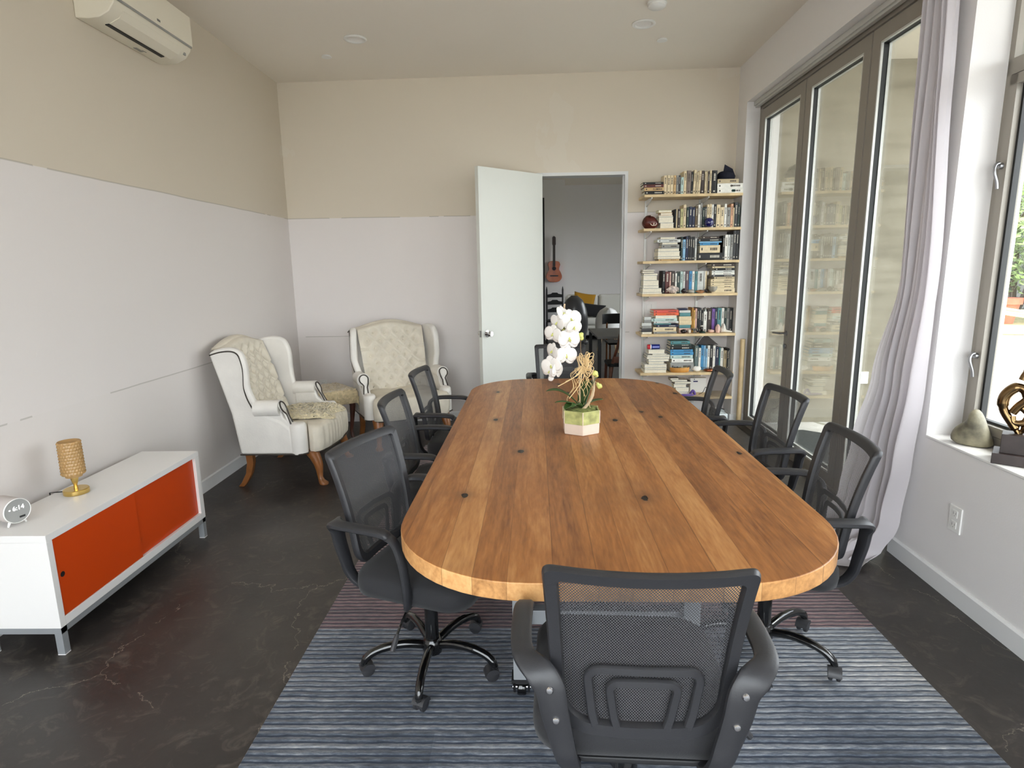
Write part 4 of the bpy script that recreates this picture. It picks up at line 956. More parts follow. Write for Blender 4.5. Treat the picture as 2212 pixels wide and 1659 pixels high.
    for y in (-0.030, 0.030):
        for x in (-0.04, 0.042): G().tube([(x, y * 0.85, 0.020), (x, y * 1.15, 0.001)], [0.0065, 0.0035], 8).build('foot', M['plastic_white'], c, smooth=True)
# ---------------------------------------------------------------- bookshelf and books
SHELF_Z= {'A': 2.184, 'B': 1.882, 'C': 1.585, 'D': 1.28, 'E': 0.899, 'F': 0.522, 'G': 0.282}
UPRIGHTS={
 'A':(5.75,[(1.285,1.314,0.166,'cream'),(1.317,1.344,0.166,'cream'),(1.346,1.374,0.165,'cream'),(1.376,1.397,0.165,'tan'),(1.399,1.420,0.165,'grey'),(1.420,1.438,0.165,'charcoal'),(1.440,1.466,0.148,'mint'),(1.467,1.492,0.202,'cream'),(1.494,1.533,0.204,'taupe'),(1.534,1.551,0.194,'black'),(1.556,1.578,0.209,'cream'),(1.580,1.599,0.189,'beige'),(1.600,1.621,0.202,'cream'),(1.623,1.654,0.201,'dark brown'),(1.657,1.671,0.192,'cream'),(1.672,1.684,0.200,'beige'),(1.686,1.702,0.196,'dark brown'),(1.703,1.720,0.204,'cream'),(1.722,1.769,0.201,'black')]),
 'B':(5.75,[(1.395,1.408,0.169,'black'),(1.409,1.421,0.171,'cream'),(1.422,1.447,0.169,'dark brown'),(1.448,1.473,0.172,'olive'),(1.474,1.499,0.208,'cream'),(1.504,1.525,0.183,'dark green'),(1.526,1.554,0.189,'navy'),(1.555,1.582,0.182,'navy'),(1.583,1.608,0.192,'brown'),(1.609,1.628,0.205,'white'),(1.629,1.647,0.218,'grey'),(1.652,1.669,0.178,'dark green'),(1.670,1.689,0.186,'charcoal'),(1.690,1.712,0.204,'cream'),(1.713,1.732,0.210,'cream'),(1.733,1.751,0.203,'white'),(1.753,1.776,0.207,'black'),(1.777,1.813,0.202,'cream'),(1.814,1.848,0.179,'cream'),(1.849,1.870,0.207,'white'),(1.872,1.907,0.176,'grey'),(1.908,1.930,0.208,'salmon'),(1.932,1.941,0.173,'cream'),(1.942,1.973,0.221,'charcoal'),(1.975,1.989,0.207,'dark green')]),
 'C':(5.75,[(1.462,1.478,0.218,'dark green'),(1.480,1.505,0.192,'light blue'),(1.507,1.530,0.221,'navy'),(1.531,1.548,0.226,'black'),(1.550,1.566,0.216,'charcoal'),(1.567,1.589,0.216,'black'),(1.592,1.610,0.199,'pale grey'),(1.848,1.867,0.220,'black'),(1.869,1.895,0.229,'white'),(1.897,1.917,0.228,'pale grey'),(1.919,1.944,0.228,'grey'),(1.945,1.970,0.263,'charcoal'),(1.971,1.993,0.263,'black')]),
 'D':(5.77,[(1.305,1.329,0.214,'black'),(1.332,1.370,0.204,'red brown'),(1.371,1.385,0.201,'pink'),(1.388,1.421,0.210,'dark brown'),(1.423,1.440,0.189,'white'),(1.442,1.470,0.191,'dark green'),(1.472,1.496,0.204,'mint'),(1.498,1.518,0.204,'pale grey'),(1.520,1.553,0.208,'mauve'),(1.555,1.583,0.207,'blue'),(1.584,1.606,0.205,'white'),(1.608,1.632,0.202,'teal'),(1.634,1.694,0.206,'pale grey'),(1.696,1.706,0.205,'white'),(1.708,1.720,0.205,'cream')]),
 'E':(5.86,[(1.619,1.636,0.237,'ochre'),(1.638,1.652,0.215,'yellow'),(1.653,1.670,0.229,'pink'),(1.671,1.690,0.234,'black'),(1.692,1.711,0.233,'charcoal'),(1.713,1.731,0.209,'black'),(1.733,1.765,0.199,'white'),(1.768,1.811,0.225,'dark brown'),(1.813,1.841,0.224,'purple'),(1.842,1.865,0.229,'navy'),(1.866,1.905,0.231,'teal'),(1.906,1.932,0.230,'white'),(1.934,1.954,0.232,'dark green'),(1.955,1.978,0.229,'grey'),(1.980,2.018,0.229,'charcoal')]),
 'F':(5.88,[(1.669,1.703,0.242,'slate'),(1.706,1.729,0.217,'white'),(1.730,1.755,0.244,'blue'),(1.756,1.774,0.241,'light blue'),(1.777,1.793,0.211,'light blue'),(1.794,1.816,0.241,'white'),(1.818,1.844,0.245,'black'),(1.846,1.870,0.240,'white'),(1.873,1.905,0.227,'navy'),(1.907,1.921,0.219,'teal'),(1.922,1.949,0.214,'white'),(1.953,1.983,0.189,'beige'),(1.984,2.006,0.208,'black'),(2.008,2.036,0.193,'grey')]),
}
STACKS={
 'A':[(5.745,[(1.114,1.288,0.031,'black'),(1.109,1.285,0.031,'tan'),(1.101,1.282,0.027,'red brown'),(1.098,1.281,0.020,'black')]),
      (5.745,[(1.774,2.007,0.042,'white'),(1.772,2.002,0.044,'white'),(1.773,1.964,0.038,'beige')]),
      ],
 'B':[(5.75,[(1.262,1.391,0.047,'tan'),(1.248,1.385,0.056,'cream'),(1.245,1.379,0.012,'cream'),(1.263,1.374,0.024,'peach'),(1.244,1.368,0.025,'olive')]),
      ],
 'C':[(5.745,[(1.256,1.450,0.016,'tan'),(1.246,1.463,0.025,'white'),(1.247,1.455,0.044,'white'),(1.248,1.449,0.030,'white'),(1.282,1.445,0.032,'grey'),(1.284,1.433,0.021,'white'),(1.241,1.455,0.027,'pale grey'),(1.266,1.408,0.023,'white')]),
      (5.745,[(1.616,1.848,0.067,'black'),(1.637,1.823,0.069,'cream'),(1.637,1.809,0.023,'blue'),(1.627,1.836,0.012,'light blue'),(1.610,1.835,0.024,'black'),(1.653,1.811,0.022,'dark brown')]),
      ],
 'D':[(5.745,[(1.111,1.300,0.013,'cream'),(1.113,1.295,0.042,'white'),(1.117,1.268,0.019,'white'),(1.116,1.267,0.054,'white'),(1.117,1.249,0.044,'white'),(1.119,1.255,0.021,'white'),(1.106,1.222,0.019,'brown'),(1.111,1.226,0.016,'cream')]),
      (5.75,[(1.765,1.981,0.044,'cream'),(1.754,1.975,0.026,'cream'),(1.753,1.974,0.021,'cream'),(1.752,1.975,0.014,'beige'),(1.754,1.974,0.023,'cream'),(1.783,1.975,0.021,'beige'),(1.759,1.974,0.019,'charcoal'),(1.760,1.971,0.019,'white'),(1.760,1.970,0.021,'pale grey'),(1.784,1.969,0.023,'black'),(1.762,1.968,0.014,'cream'),(1.754,1.964,0.028,'dark brown')]),
      ],
 'E':[(5.76,[(1.122,1.218,0.018,'white'),(1.114,1.215,0.034,'charcoal'),(1.123,1.212,0.026,'grey'),(1.118,1.209,0.027,'pale grey'),(1.139,1.206,0.029,'grey'),(1.140,1.205,0.029,'pale grey')]),
      (5.755,[(1.232,1.452,0.021,'grey'),(1.226,1.446,0.043,'cream'),(1.256,1.466,0.024,'navy'),(1.232,1.394,0.013,'teal'),(1.231,1.465,0.019,'pale grey'),(1.207,1.452,0.027,'mint'),(1.244,1.449,0.028,'white'),(1.229,1.465,0.024,'orange'),(1.228,1.462,0.026,'red')]),
      (5.8,[(1.486,1.600,0.047,'pink'),(1.488,1.594,0.031,'teal'),(1.484,1.602,0.041,'cream'),(1.482,1.598,0.041,'cream'),(1.488,1.589,0.034,'teal'),(1.482,1.588,0.024,'pale grey'),(1.472,1.558,0.019,'navy')]),
      ],
 'F':[(5.755,[(1.152,1.366,0.029,'cream'),(1.154,1.370,0.022,'white'),(1.151,1.369,0.030,'white'),(1.191,1.344,0.029,'tan'),(1.188,1.389,0.022,'cream'),(1.171,1.395,0.027,'white'),(1.177,1.395,0.012,'pale grey'),(1.225,1.365,0.014,'white'),(1.186,1.345,0.039,'tan')]),
      (5.79,[(1.411,1.637,0.091,'grey'),(1.422,1.630,0.037,'white'),(1.408,1.624,0.035,'mint'),(1.407,1.630,0.029,'blue'),(1.406,1.622,0.025,'blue'),(1.405,1.609,0.032,'black'),(1.409,1.608,0.022,'dark green'),(1.406,1.592,0.029,'teal')]),
      ],
 'G':[(5.78,[(1.433,1.604,0.038,'pale grey'),(1.466,1.600,0.048,'white'),(1.447,1.572,0.033,'white'),(1.454,1.615,0.025,'charcoal'),(1.424,1.580,0.015,'white'),(1.411,1.496,0.020,'pale grey')]),
      ],
}
BC = {'cream': (222, 204, 168), 'tan': (206, 172, 122), 'grey': (146, 146, 142), 'charcoal': (54, 54, 56), 'mint': (186, 208, 202), 'taupe': (128, 114, 104), 'black': (20, 19, 21),
      'beige': (190, 174, 142), 'dark brown': (58, 44, 38), 'olive': (196, 190, 138), 'dark green': (36, 56, 52), 'navy': (28, 36, 66), 'brown': (96, 78, 52), 'white': (236, 234, 226),
      'salmon': (222, 172, 138), 'light blue': (140, 184, 214), 'pale grey': (206, 208, 204), 'red brown': (94, 44, 40), 'pink': (224, 184, 170), 'mauve': (92, 70, 78), 'blue': (66, 140, 188),
      'teal': (84, 138, 142), 'ochre': (172, 124, 40), 'yellow': (232, 186, 104), 'purple': (128, 92, 170), 'slate': (96, 112, 112), 'peach': (206, 152, 112), 'orange': (232, 104, 62), 'red': (220, 92, 78)}
ORD = 'first second third fourth fifth sixth seventh eighth ninth tenth eleventh twelfth thirteenth fourteenth fifteenth sixteenth seventeenth eighteenth nineteenth twentieth twenty-first twenty-second twenty-third twenty-fourth twenty-fifth'.split()
SHELF = {'A': 'top', 'B': 'second', 'C': 'third', 'D': 'fourth', 'E': 'fifth', 'F': 'sixth', 'G': 'lowest'}

def book_mesh(w, h, d, cm, pm, sm=None):
    """a book standing with its spine to -Y: covers, spine and page block; w thickness (x), h height (z), d depth (y)"""
    g = G(); c = min(0.0025, w * 0.14); q = min(0.004, w * 0.2)
    g.box(-w / 2, -w / 2 + c, 0, d, 0, h); g.box(w / 2 - c, w / 2, 0, d, 0, h)
    n = 6; pr = [(-w / 2, 0.004)] + [(-w / 2 * math.cos(PI * k / n), 0.004 - 0.005 * math.sin(PI * k / n)) for k in range(1, n)] + [(w / 2, 0.004), (w / 2, 0.006), (-w / 2, 0.006)]
    g.prism(pr, 0, h)
    g.cur = 1; g.box(-w / 2 + c, w / 2 - c, 0.005, d - 0.004, 0.004, h - 0.004); g.cur = 2
    if sm and h > 0.12 and w > 0.012:      # worn lettering and bands across the spine
        rnd = random.Random(int(w * 1e5 + h * 1e6))
        y = -0.0016 if w < 0.03 else -0.0018
        z = h * rnd.uniform(0.5, 0.6); ww = w * 0.17
        while z < h * 0.86:
            s = rnd.uniform(0.004, 0.011); g.box(-ww, ww, y, 0.001, z, z + s); z += s + 0.0035
        g.box(-ww, ww, y, 0.001, h * 0.07, h * 0.07 + 0.012)
    return g

def build_bookshelf():
    yf, yb = 5.735, YB - 0.012
    t = thing('bookshelf', 'wall mounted bookshelf of seven pale wood boards on steel standards', 'bookshelf', (1.56, YB, 0)); ox, oy = 1.56, YB
    for k, z in SHELF_Z.items():
        G().box(1.108 - ox, 2.004 - ox, yf - oy, yb - oy, z - 0.024, z).build('shelf_board', M['birch'], t, bevel=0.0015)
        for x in (1.182, 1.702):
            G().prism([(yb - 0.004 - oy, z - 0.024), (yf + 0.02 - oy, z - 0.024), (yf + 0.02 - oy, z - 0.034), (yb - 0.004 - oy, z - 0.085)], x - 0.005 - ox, x + 0.005 - ox, 'x').build('bracket', M['plastic_white'], t)
    for x in (1.182, 1.702):
        G().box(x - 0.0125 - ox, x + 0.0125 - ox, -0.014, -0.001, 0.16, 2.20).build('wall_standard', M['alu_light'], t, bevel=0.002)

def build_books():
    cov, pages = {}, mat('page_block', (232, 224, 204), 0.8, noise=(60, 0.05)); ink_l = mat('pale_spine_ink', (206, 200, 186), 0.6); ink_d = mat('dark_spine_ink', (70, 60, 54), 0.6)
    for k, v in BC.items(): cov[k] = mat('book_cover_' + k.replace(' ', '_'), v, 0.5, noise=(30, 0.10))
    dark = lambda c: sum(BC[c]) < 330
    for k, (y, lst) in UPRIGHTS.items():
        z = SHELF_Z[k] + 0.0004; lim = YB - 0.02
        n = len(lst)
        for i, (a, b, h, c) in enumerate(lst):
            w = b - a - 0.0012; x = (a + b) / 2; d = min(0.70 * h + 0.01, lim - y - 0.004)
            if k in 'EF': d = min(0.145, lim - y - 0.002)
            o = book_mesh(w, h, d, c, pages, True).build('book', [cov[c], pages, ink_l if dark(c) else ink_d])
            lean = {('A', 10): 2.2, ('A', 11): 2.6, ('A', 12): 3.0}.get((k, i), 0)
            o.location = (min(x, wx(y) - w / 2 - 0.004), y + 0.0045 + random.uniform(0, 0.004), z); o.rotation_euler = (0, R(lean), 0)
            if lean: o.location.x -= 0.004; o.location.z += w / 2 * math.sin(R(lean))
            kind = 'thin ' if w < 0.017 else ('thick ' if w > 0.038 else '')
            tag(o, f'{kind}{c} book standing {ORD[i]} from the doorway end, {SHELF[k]} shelf', 'book', f'upright books on the {SHELF[k]} shelf')
    PILE = {('A', 0): 'doorway-end pile', ('A', 1): 'pile under the navy cap', ('B', 0): 'pile beside the mask', ('C', 0): 'white doorway-end pile', ('C', 1): 'mid-shelf pile', ('D', 0): 'white doorway-end pile', ('D', 1): 'cream window-end pile',
            ('E', 0): 'low doorway-end pile', ('E', 1): 'red and orange pile', ('E', 2): 'pile beside the ochre book', ('F', 0): 'pile under the tin can', ('F', 1): 'blue and white pile', ('G', 0): 'pile above the purple pouch'}
    for k, sts in STACKS.items():
        for j, (y, lst) in enumerate(sts):
            z = SHELF_Z[k] + 0.0004; n = len(lst)
            for i, (a, b, th, c) in enumerate(lst):
                L = b - a; d = min(0.72 * L + 0.02, YB - 0.02 - y - 0.008)
                spine = k in 'ACE' and c not in ('white',) or (k, j) in (('D', 1), ('F', 1), ('A', 1)) and True
                g = book_mesh(th - 0.0008, L, d, c, pages, True)
                # lay it flat: thickness up, length along x
                m = Matrix(((0, 0, 1, 0), (0, 1, 0, 0), (-1, 0, 0, 0), (0, 0, 0, 1)))
                if not spine: m = m @ Matrix.Translation((0, d, 0)) @ Matrix.Rotation(PI, 4, 'Z')
                m = Matrix.Translation((-L / 2, 0, th / 2)) @ m
                g.xf(m)
                o = g.build('book', [cov[c if spine or c not in ('white', 'cream', 'tan', 'pale grey') else ('grey' if i % 2 else 'white')], pages, ink_l if dark(c) else ink_d])
                o.location = ((a + b) / 2, y + 0.005, z); z += th
                pos = 'lowest in' if i == 0 else ('topmost in' if i == n - 1 else f'{ORD[i]} from the bottom of')
                tag(o, f'{c} book {pos} the {PILE[(k, j)]}, {SHELF[k]} shelf', 'book', f'books lying in piles on the {SHELF[k]} shelf')
                if (k, j, i) == ('A', 0, 1): text_mesh('BLAKE', 0.022, 'spine_title', ink_d, o, (0.02, -0.0014, th / 2), (R(90), 0, 0))
                if (k, j, i) == ('A', 1, 0):
                    q = G(); q.box(0.016, 0.044, -0.0018, 0.0, 0.010, 0.032); q.build('spine_label', mat('spine_label_green', (34, 84, 76), 0.5), o)
                if (k, j, i) == ('A', 1, 1): G().lathe([(0, -0.0018), (0.010, -0.0018), (0.010, 0), (0, 0)], (0.012, 0, 0.022), 16, axis='y').build('spine_emblem', ink_d, o)

def build_ornaments():
    Z = SHELF_Z
    def one(g, name, label, cat, mt, loc, rot=(0, 0, 0), group=None, smooth=True):
        o = tag(g.build(name, mt, smooth=smooth, angle=70), label, cat, group); o.location = loc; o.rotation_euler = rot; return o
    shellm = mat('pale_seashell', (224, 212, 196), 0.45, noise=(40, 0.35)); brown = mat('brown_seashell', (150, 104, 66), 0.4, noise=(50, 0.5)); whit = mat('white_coral', (238, 234, 226), 0.6, noise=(30, 0.1))
    ros = mat('rose_quartz', (222, 186, 172), 0.3, noise=(14, 0.15)); dk = mat('dark_polished_stone', (38, 28, 30), 0.2); gr = mat('grey_pebble', (158, 152, 140), 0.5, noise=(30, 0.25)); red = mat('red_brown_carving', (88, 36, 30), 0.4, noise=(20, 0.3))
    navy = mat('navy_cloth', (18, 20, 38), 0.9); cob = mat('cobalt_glass', (14, 18, 92), 0.08, coat=1.0); copper = mat('copper', (170, 104, 74), 0.2, metal=1.0)
    # navy cap
    h = thing('cap', 'navy cloth cap with its peak up on the white books of the top shelf', 'cap', (1.872, 5.84, Z['A'] + 0.125))
    G().blob((0, 0, 0.03), 0.088, 0.075, 0.052, 20, 12, 0.04, 3, 0.03).build('crown', navy, h, smooth=True)
    G().loft([[(-0.03, -0.02 + t, 0.06), (0.085, -0.02 + t, 0.028), (0.05, -0.03 + t, 0.095), (-0.022, -0.03 + t, 0.135)] for t in (0, 0.008)]).build('peak', navy, h)
    # carved mask
    k = thing('carved_mask', 'red brown carved mask at the doorway end of the second shelf', 'mask', (1.178, 5.80, Z['B'] + 0.001))
    G().blob((0, 0, 0.054), 0.080, 0.052, 0.056, 28, 18, 0.06, 8, 0.054).build('head', red, k, smooth=True)
    q = G(); q.tube([tuple(p) for p in bez([(-0.01, -0.053, 0.045), (0.005, -0.058, 0.028), (0.02, -0.062, 0.026), (0.022, -0.062, 0.048), (0.026, -0.060, 0.026), (0.042, -0.054, 0.030), (0.05, -0.048, 0.046)], 4)], 0.003, 6); q.build('painted_face', shellm, k, smooth=True)
    q = G(); q.tube([tuple(p) for p in bez([(-0.06, -0.03, 0.02), (-0.066, -0.02, 0.06), (-0.04, -0.02, 0.105), (0.0, -0.03, 0.112)], 5)], 0.008, 8); q.build('headband', M['dark_wood'], k, smooth=True)
    b = one(G().blob((0, 0, 0.044), 0.045, 0.045, 0.044, 28, 18, 0, 1, 0.043), 'glass_ball', 'cobalt blue glass paperweight ball in front of the second shelf books', 'paperweight', cob, (1.708, 5.690 + 0.046, Z['B'] + 0.0))
    b.location.y = 5.742
    # fourth shelf shells
    c = G(); rr = []
    for i in range(15):
        u = i / 14; r = 0.040 * math.sin(min(1, u * 1.5) * PI / 2) * (1 - 0.72 * max(0, u - 0.45) / 0.55) + 0.003
        rr.append([(-0.062 + 0.124 * u, r * math.cos(a) * 0.8, 0.040 + r * math.sin(a) * (1 + 0.10 * math.sin(5 * a + u * 14))) for a in (2 * PI * q / 18 for q in range(18))])
    c.loft(rr); one(c, 'seashell', 'large speckled conch shell in front of the red brown book on the fourth shelf', 'seashell', mat('speckled_conch', (196, 178, 168), 0.4, noise=(55, 0.6)), (1.394, 5.752, Z['D']), (0, 0, 0.2), 'shells and stones on the shelves')
    one(G().blob((0, 0, 0.024), 0.022, 0.02, 0.024, 14, 10, 0.06, 2), 'stone', 'round dark stone in front of the mauve book on the fourth shelf', 'stone', dk, (1.503, 5.752, Z['D']), group='shells and stones on the shelves')
    one(G().blob((0, 0, 0.018), 0.036, 0.018, 0.018, 16, 10, 0.10, 4), 'seashell', 'grey white shell in front of the blue book on the fourth shelf', 'seashell', gr, (1.568, 5.754, Z['D']), group='shells and stones on the shelves')
    one(G().blob((0, 0, 0.015), 0.040, 0.017, 0.015, 16, 10, 0.10, 5), 'seashell', 'flat brown shell beside the grey bowl on the fourth shelf', 'seashell', brown, (1.657, 5.753, Z['D']), group='shells and stones on the shelves')
    s = G()
    for i in range(5):
        a = R(72 * i + 18); s.tube([(0, 0, 0.020), (0.016 * math.cos(a), 0, 0.022 + 0.016 * math.sin(a)), (0.023 * math.cos(a), 0, 0.022 + 0.023 * math.sin(a))], [0.007, 0.005, 0.002], 8)
    one(s, 'starfish', 'small dark starfish leaning before the pale grey book on the fourth shelf', 'starfish', dk, (1.713, 5.748, Z['D'] + 0.0035))
    one(G().lathe([(0, 0.0), (0.016, 0.0), (0.036, 0.018), (0.044, 0.050), (0.042, 0.050), (0.034, 0.02), (0.014, 0.004), (0, 0.004)], seg=24), 'bowl', 'little speckled grey bowl in front of the cream pile on the fourth shelf', 'bowl', gr, (1.7665, 5.786 - 0.09 + 0.0, Z['D'] + 0.012)).location.y = 5.688 + 0.045
    sk = one(G().blob((0, 0, 0.085), 0.013, 0.012, 0.02, 12, 8, 0.05, 3), 'bone_ornament', 'slim white bone ornament beside the white books on the fourth shelf', 'ornament', whit, (1.735, 5.80, Z['D'] + 0.1005))
    # fifth shelf
    G5 = 'shells and stones on the shelves'
    one(G().blob((0, 0, 0.020), 0.030, 0.024, 0.020, 16, 10, 0.05, 6), 'stone', 'black oval stone on the fifth shelf beside the cream book', 'stone', dk, (1.522, 5.772, Z['E']), group=G5)
    one(G().blob((0, 0, 0.020), 0.018, 0.018, 0.020, 14, 10, 0.08, 7), 'seashell', 'small round pinkish shell beside the black stone on the fifth shelf', 'seashell', shellm, (1.574, 5.778, Z['E']), group=G5)
    ds = one(G().lathe([(0, 0), (0.018, 0), (0.020, 0.003), (0.008, 0.012), (0.010, 0.018), (0.038, 0.046), (0.036, 0.046), (0.008, 0.021), (0, 0.020)], seg=24), 'glass_dish', 'small clear glass dish on the fifth shelf', 'dish', M['dishglass'], (1.629, 5.790, Z['E']))
    f = thing('figurine', 'small black and green figurine below the white book on the fifth shelf', 'figurine', (1.706, 5.800, Z['E']))
    G().lathe([(0, 0), (0.030, 0.0), (0.031, 0.010), (0.022, 0.018), (0, 0.018)], seg=18).build('base', mat('dark_green_stone', (22, 46, 40), 0.3), f, smooth=True)
    G().blob((-0.008, 0, 0.040), 0.014, 0.012, 0.026, 12, 8, 0.08, 2).build('body', dk, f, smooth=True); G().blob((-0.006, 0, 0.066), 0.014, 0.012, 0.007, 12, 6).build('hat', whit, f, smooth=True)
    one(G().blob((0, 0, 0.016), 0.031, 0.02, 0.016, 18, 10, 0.02, 2), 'stone', 'smooth pink oval stone below the purple book on the fifth shelf', 'stone', ros, (1.793, 5.806, Z['E']), group=G5)
    rq = G(); rq.lathe([(0, 0), (0.022, 0.0), (0.027, 0.03), (0.024, 0.055), (0.010, 0.078), (0, 0.082)], seg=7); one(rq, 'crystal', 'upright rose quartz crystal in front of the teal book on the fifth shelf', 'crystal', ros, (1.858, 5.812, Z['E']), smooth=False)
    w = G(); rr = []
    for i in range(17):
        u = i / 16; r = 0.006 + 0.030 * math.exp(-((u - 0.22) / 0.16) ** 2) + 0.012 * (1 - u)
        rr.append([(-0.05 + 0.112 * u, r * 0.8 * math.cos(a), 0.004 + r + r * math.sin(a)) for a in (2 * PI * q / 16 for q in range(16))])
    w.loft(rr); one(w, 'seashell', 'long white spiral shell at the window end of the fifth shelf', 'seashell', whit, (1.934, 5.808, Z['E'] - 0.003), (0, 0, 0.12), G5)
    cr = G(); cr.lathe([(0, 0), (0.016, 0), (0.016, 0.02), (0, 0.045)], seg=6); one(cr, 'crystal', 'clear pointed crystal on top of the white book on the fifth shelf', 'crystal', M['dishglass'], (1.749, 5.885, Z['E'] + 0.1996), smooth=False)
    # sixth shelf
    zt = Z['F'] + sum(b[2] for b in STACKS['F'][0][1])
    cn = thing('tin_can', 'red white and blue tin can lying on the book pile of the sixth shelf', 'can', (1.242, 5.800, zt + 0.0245))
    G().tube([(-0.024, 0, 0), (0.058, 0, 0)], 0.0235, 20).build('blue_label', mat('can_blue', (32, 42, 118), 0.35), cn, smooth=True)
    G().tube([(-0.034, 0, 0), (-0.023, 0, 0)], 0.0237, 20).build('white_band', M['plastic_white'], cn, smooth=True); G().tube([(-0.060, 0, 0), (-0.033, 0, 0)], [0.0225, 0.0237], 20).build('red_end', mat('can_red', (196, 40, 52), 0.35), cn, smooth=True)
    G().box(-0.014, 0.05, -0.0242, -0.022, -0.006, 0.006).build('label_stripe', mat('can_pale_blue', (150, 160, 226), 0.4), cn)
    wb = thing('wooden_bowl', 'shallow honey coloured wooden bowl of pebbles on the sixth shelf', 'bowl', (1.497, 5.768 - 0.03 + 0.05, Z['F']))
    wb.location.y = 5.78; wb.location.z += 0.0006
    G().lathe([(0, 0), (0.078, 0), (0.088, 0.006), (0.094, 0.028), (0.094, 0.046), (0.088, 0.046), (0.084, 0.012), (0, 0.010)], seg=36, sx=1.0, sy=0.46).build('bowl_body', mat('honey_bowl_wood', (206, 146, 72), 0.4, noise=(16, 0.15)), wb, smooth=True)
    for i in range(9):
        a = i * 2.4; r = 0.05 * (i / 9) ** 0.5 + 0.006; G().blob((r * 1.25 * math.cos(a), r * 0.5 * math.sin(a), 0.042), 0.015, 0.010, 0.009, 10, 6, 0.05, i).build('pebble', (gr, dk, M['pebble_olive'])[i % 3], wb, smooth=True)
    one(G().blob((0, 0, 0.024), 0.044, 0.024, 0.026, 18, 10, 0.08, 9, 0.0235), 'stone', 'white coral lump beside the wooden bowl on the sixth shelf', 'stone', whit, (1.668, 5.80, Z['F']), group=G5)
    one(G().blob((0, 0, 0.016), 0.020, 0.016, 0.017, 14, 8, 0.06, 11), 'stone', 'small pale stone between the wooden bowl and the white coral', 'stone', shellm, (1.620, 5.838, Z['F'] + 0.001), group=G5)
    one(G().lathe([(0, 0.0), (0.040, 0.0), (0.055, 0.012), (0.050, 0.022), (0.030, 0.030), (0, 0.032)], seg=30, sx=1, sy=0.8), 'copper_dish', 'round copper box with a shiny lid in front of the sixth shelf books', 'box', copper, (1.788, 5.800, Z['F']))
    pf = thing('portfolio', 'dark brown portfolio leaning on top of the sixth shelf books', 'portfolio', (1.79, 5.90, Z['F'] + 0.232), 0)
    G().loft([[(-0.10, t, 0.018), (-0.045, t, 0.092), (0.0, t, 0.108), (0.115, t, -0.005 + 0.018)] for t in (0.02, 0.05)]).build('cover', M['block'], pf)
    G().loft([[(-0.108, t, 0.018), (-0.10, t, 0.016), (-0.044, t, 0.088), (-0.052, t, 0.094)] for t in (0.016, 0.054)]).build('spine', mat('grey_cloth_spine', (150, 146, 146), 0.8), pf)
    # lowest shelf
    pp = thing('pouch', 'purple cloth pouch drooping on the lowest shelf', 'pouch', (1.585, 5.768, Z['G'] + 0.0015))
    pm = mat('purple_velvet', (92, 66, 140), 0.85, sheen=0.5)
    G().blob((-0.02, -0.006, 0.012), 0.085, 0.026, 0.013, 20, 8, 0.05, 3).build('bag', pm, pp, smooth=True); G().tube([tuple(p) for p in bez([(0.02, 0, 0.02), (0.045, 0, 0.055), (0.062, 0.004, 0.03), (0.066, 0.004, 0.012)], 5)], [0.012] * 8 + [0.014] * 8, 8).build('drawstring', pm, pp, smooth=True)
    bx = thing('storage_box', 'pale grey box with a dark blue label on the lowest shelf', 'box', (1.725, 5.97, Z['G']))
    G().box(-0.075, 0.085, -0.03, 0.03, 0.0005, 0.148).build('carton', M['plastic_white'], bx, bevel=0.003); G().box(-0.045, 0.0, -0.0315, -0.029, 0.108, 0.12).build('label', mat('label_navy', (30, 36, 92), 0.6), bx)
    G().lathe([(0, -0.0315), (0.005, -0.0315), (0.005, -0.029), (0, -0.029)], (-0.035, 0, 0.135), 10, axis='y').build('clasp', dk, bx)
    cb = G(); cb.tube([tuple(p) for p in bez([(-0.03, -0.02, 0.004), (0.0, -0.05, 0.03), (0.03, -0.03, 0.075), (0.05, -0.02, 0.05), (0.03, -0.045, 0.02), (0.06, -0.06, 0.006), (0.09, -0.04, 0.004), (0.05, -0.02, 0.008)], 6)], 0.0028, 6)
    one(cb, 'cable', 'coil of black cable in front of the grey box on the lowest shelf', 'cable', M['black'], (1.74, 5.86, Z['G']))
    # box on the floor under the shelves
    wb = thing('paper_bag', 'crumpled white paper box on the floor beneath the bookshelf', 'box', (1.895, 5.80, 0.0))
    G().box(-0.085, 0.078, -0.06, 0.06, 0.0005, 0.105).build('carton', mat('white_card', (226, 234, 236), 0.7), wb, bevel=0.004)
    G().loft([[(-0.06, -0.055, 0.105), (0.06, -0.058, 0.105), (0.055, 0.02, 0.135), (-0.05, 0.03, 0.15)], [(-0.06, -0.052, 0.108), (0.06, -0.055, 0.108), (0.055, 0.024, 0.139), (-0.05, 0.034, 0.154)]]).build('crumpled_wrap', mat('clear_wrap', (190, 196, 196), 0.2, noise=(30, 0.3)), wb)
    G().tube([(-0.02, -0.02, 0.185), (0.02, -0.03, 0.155), (0.05, -0.03, 0.145)], 0.006, 6).build('strap', M['black'], wb, smooth=True)

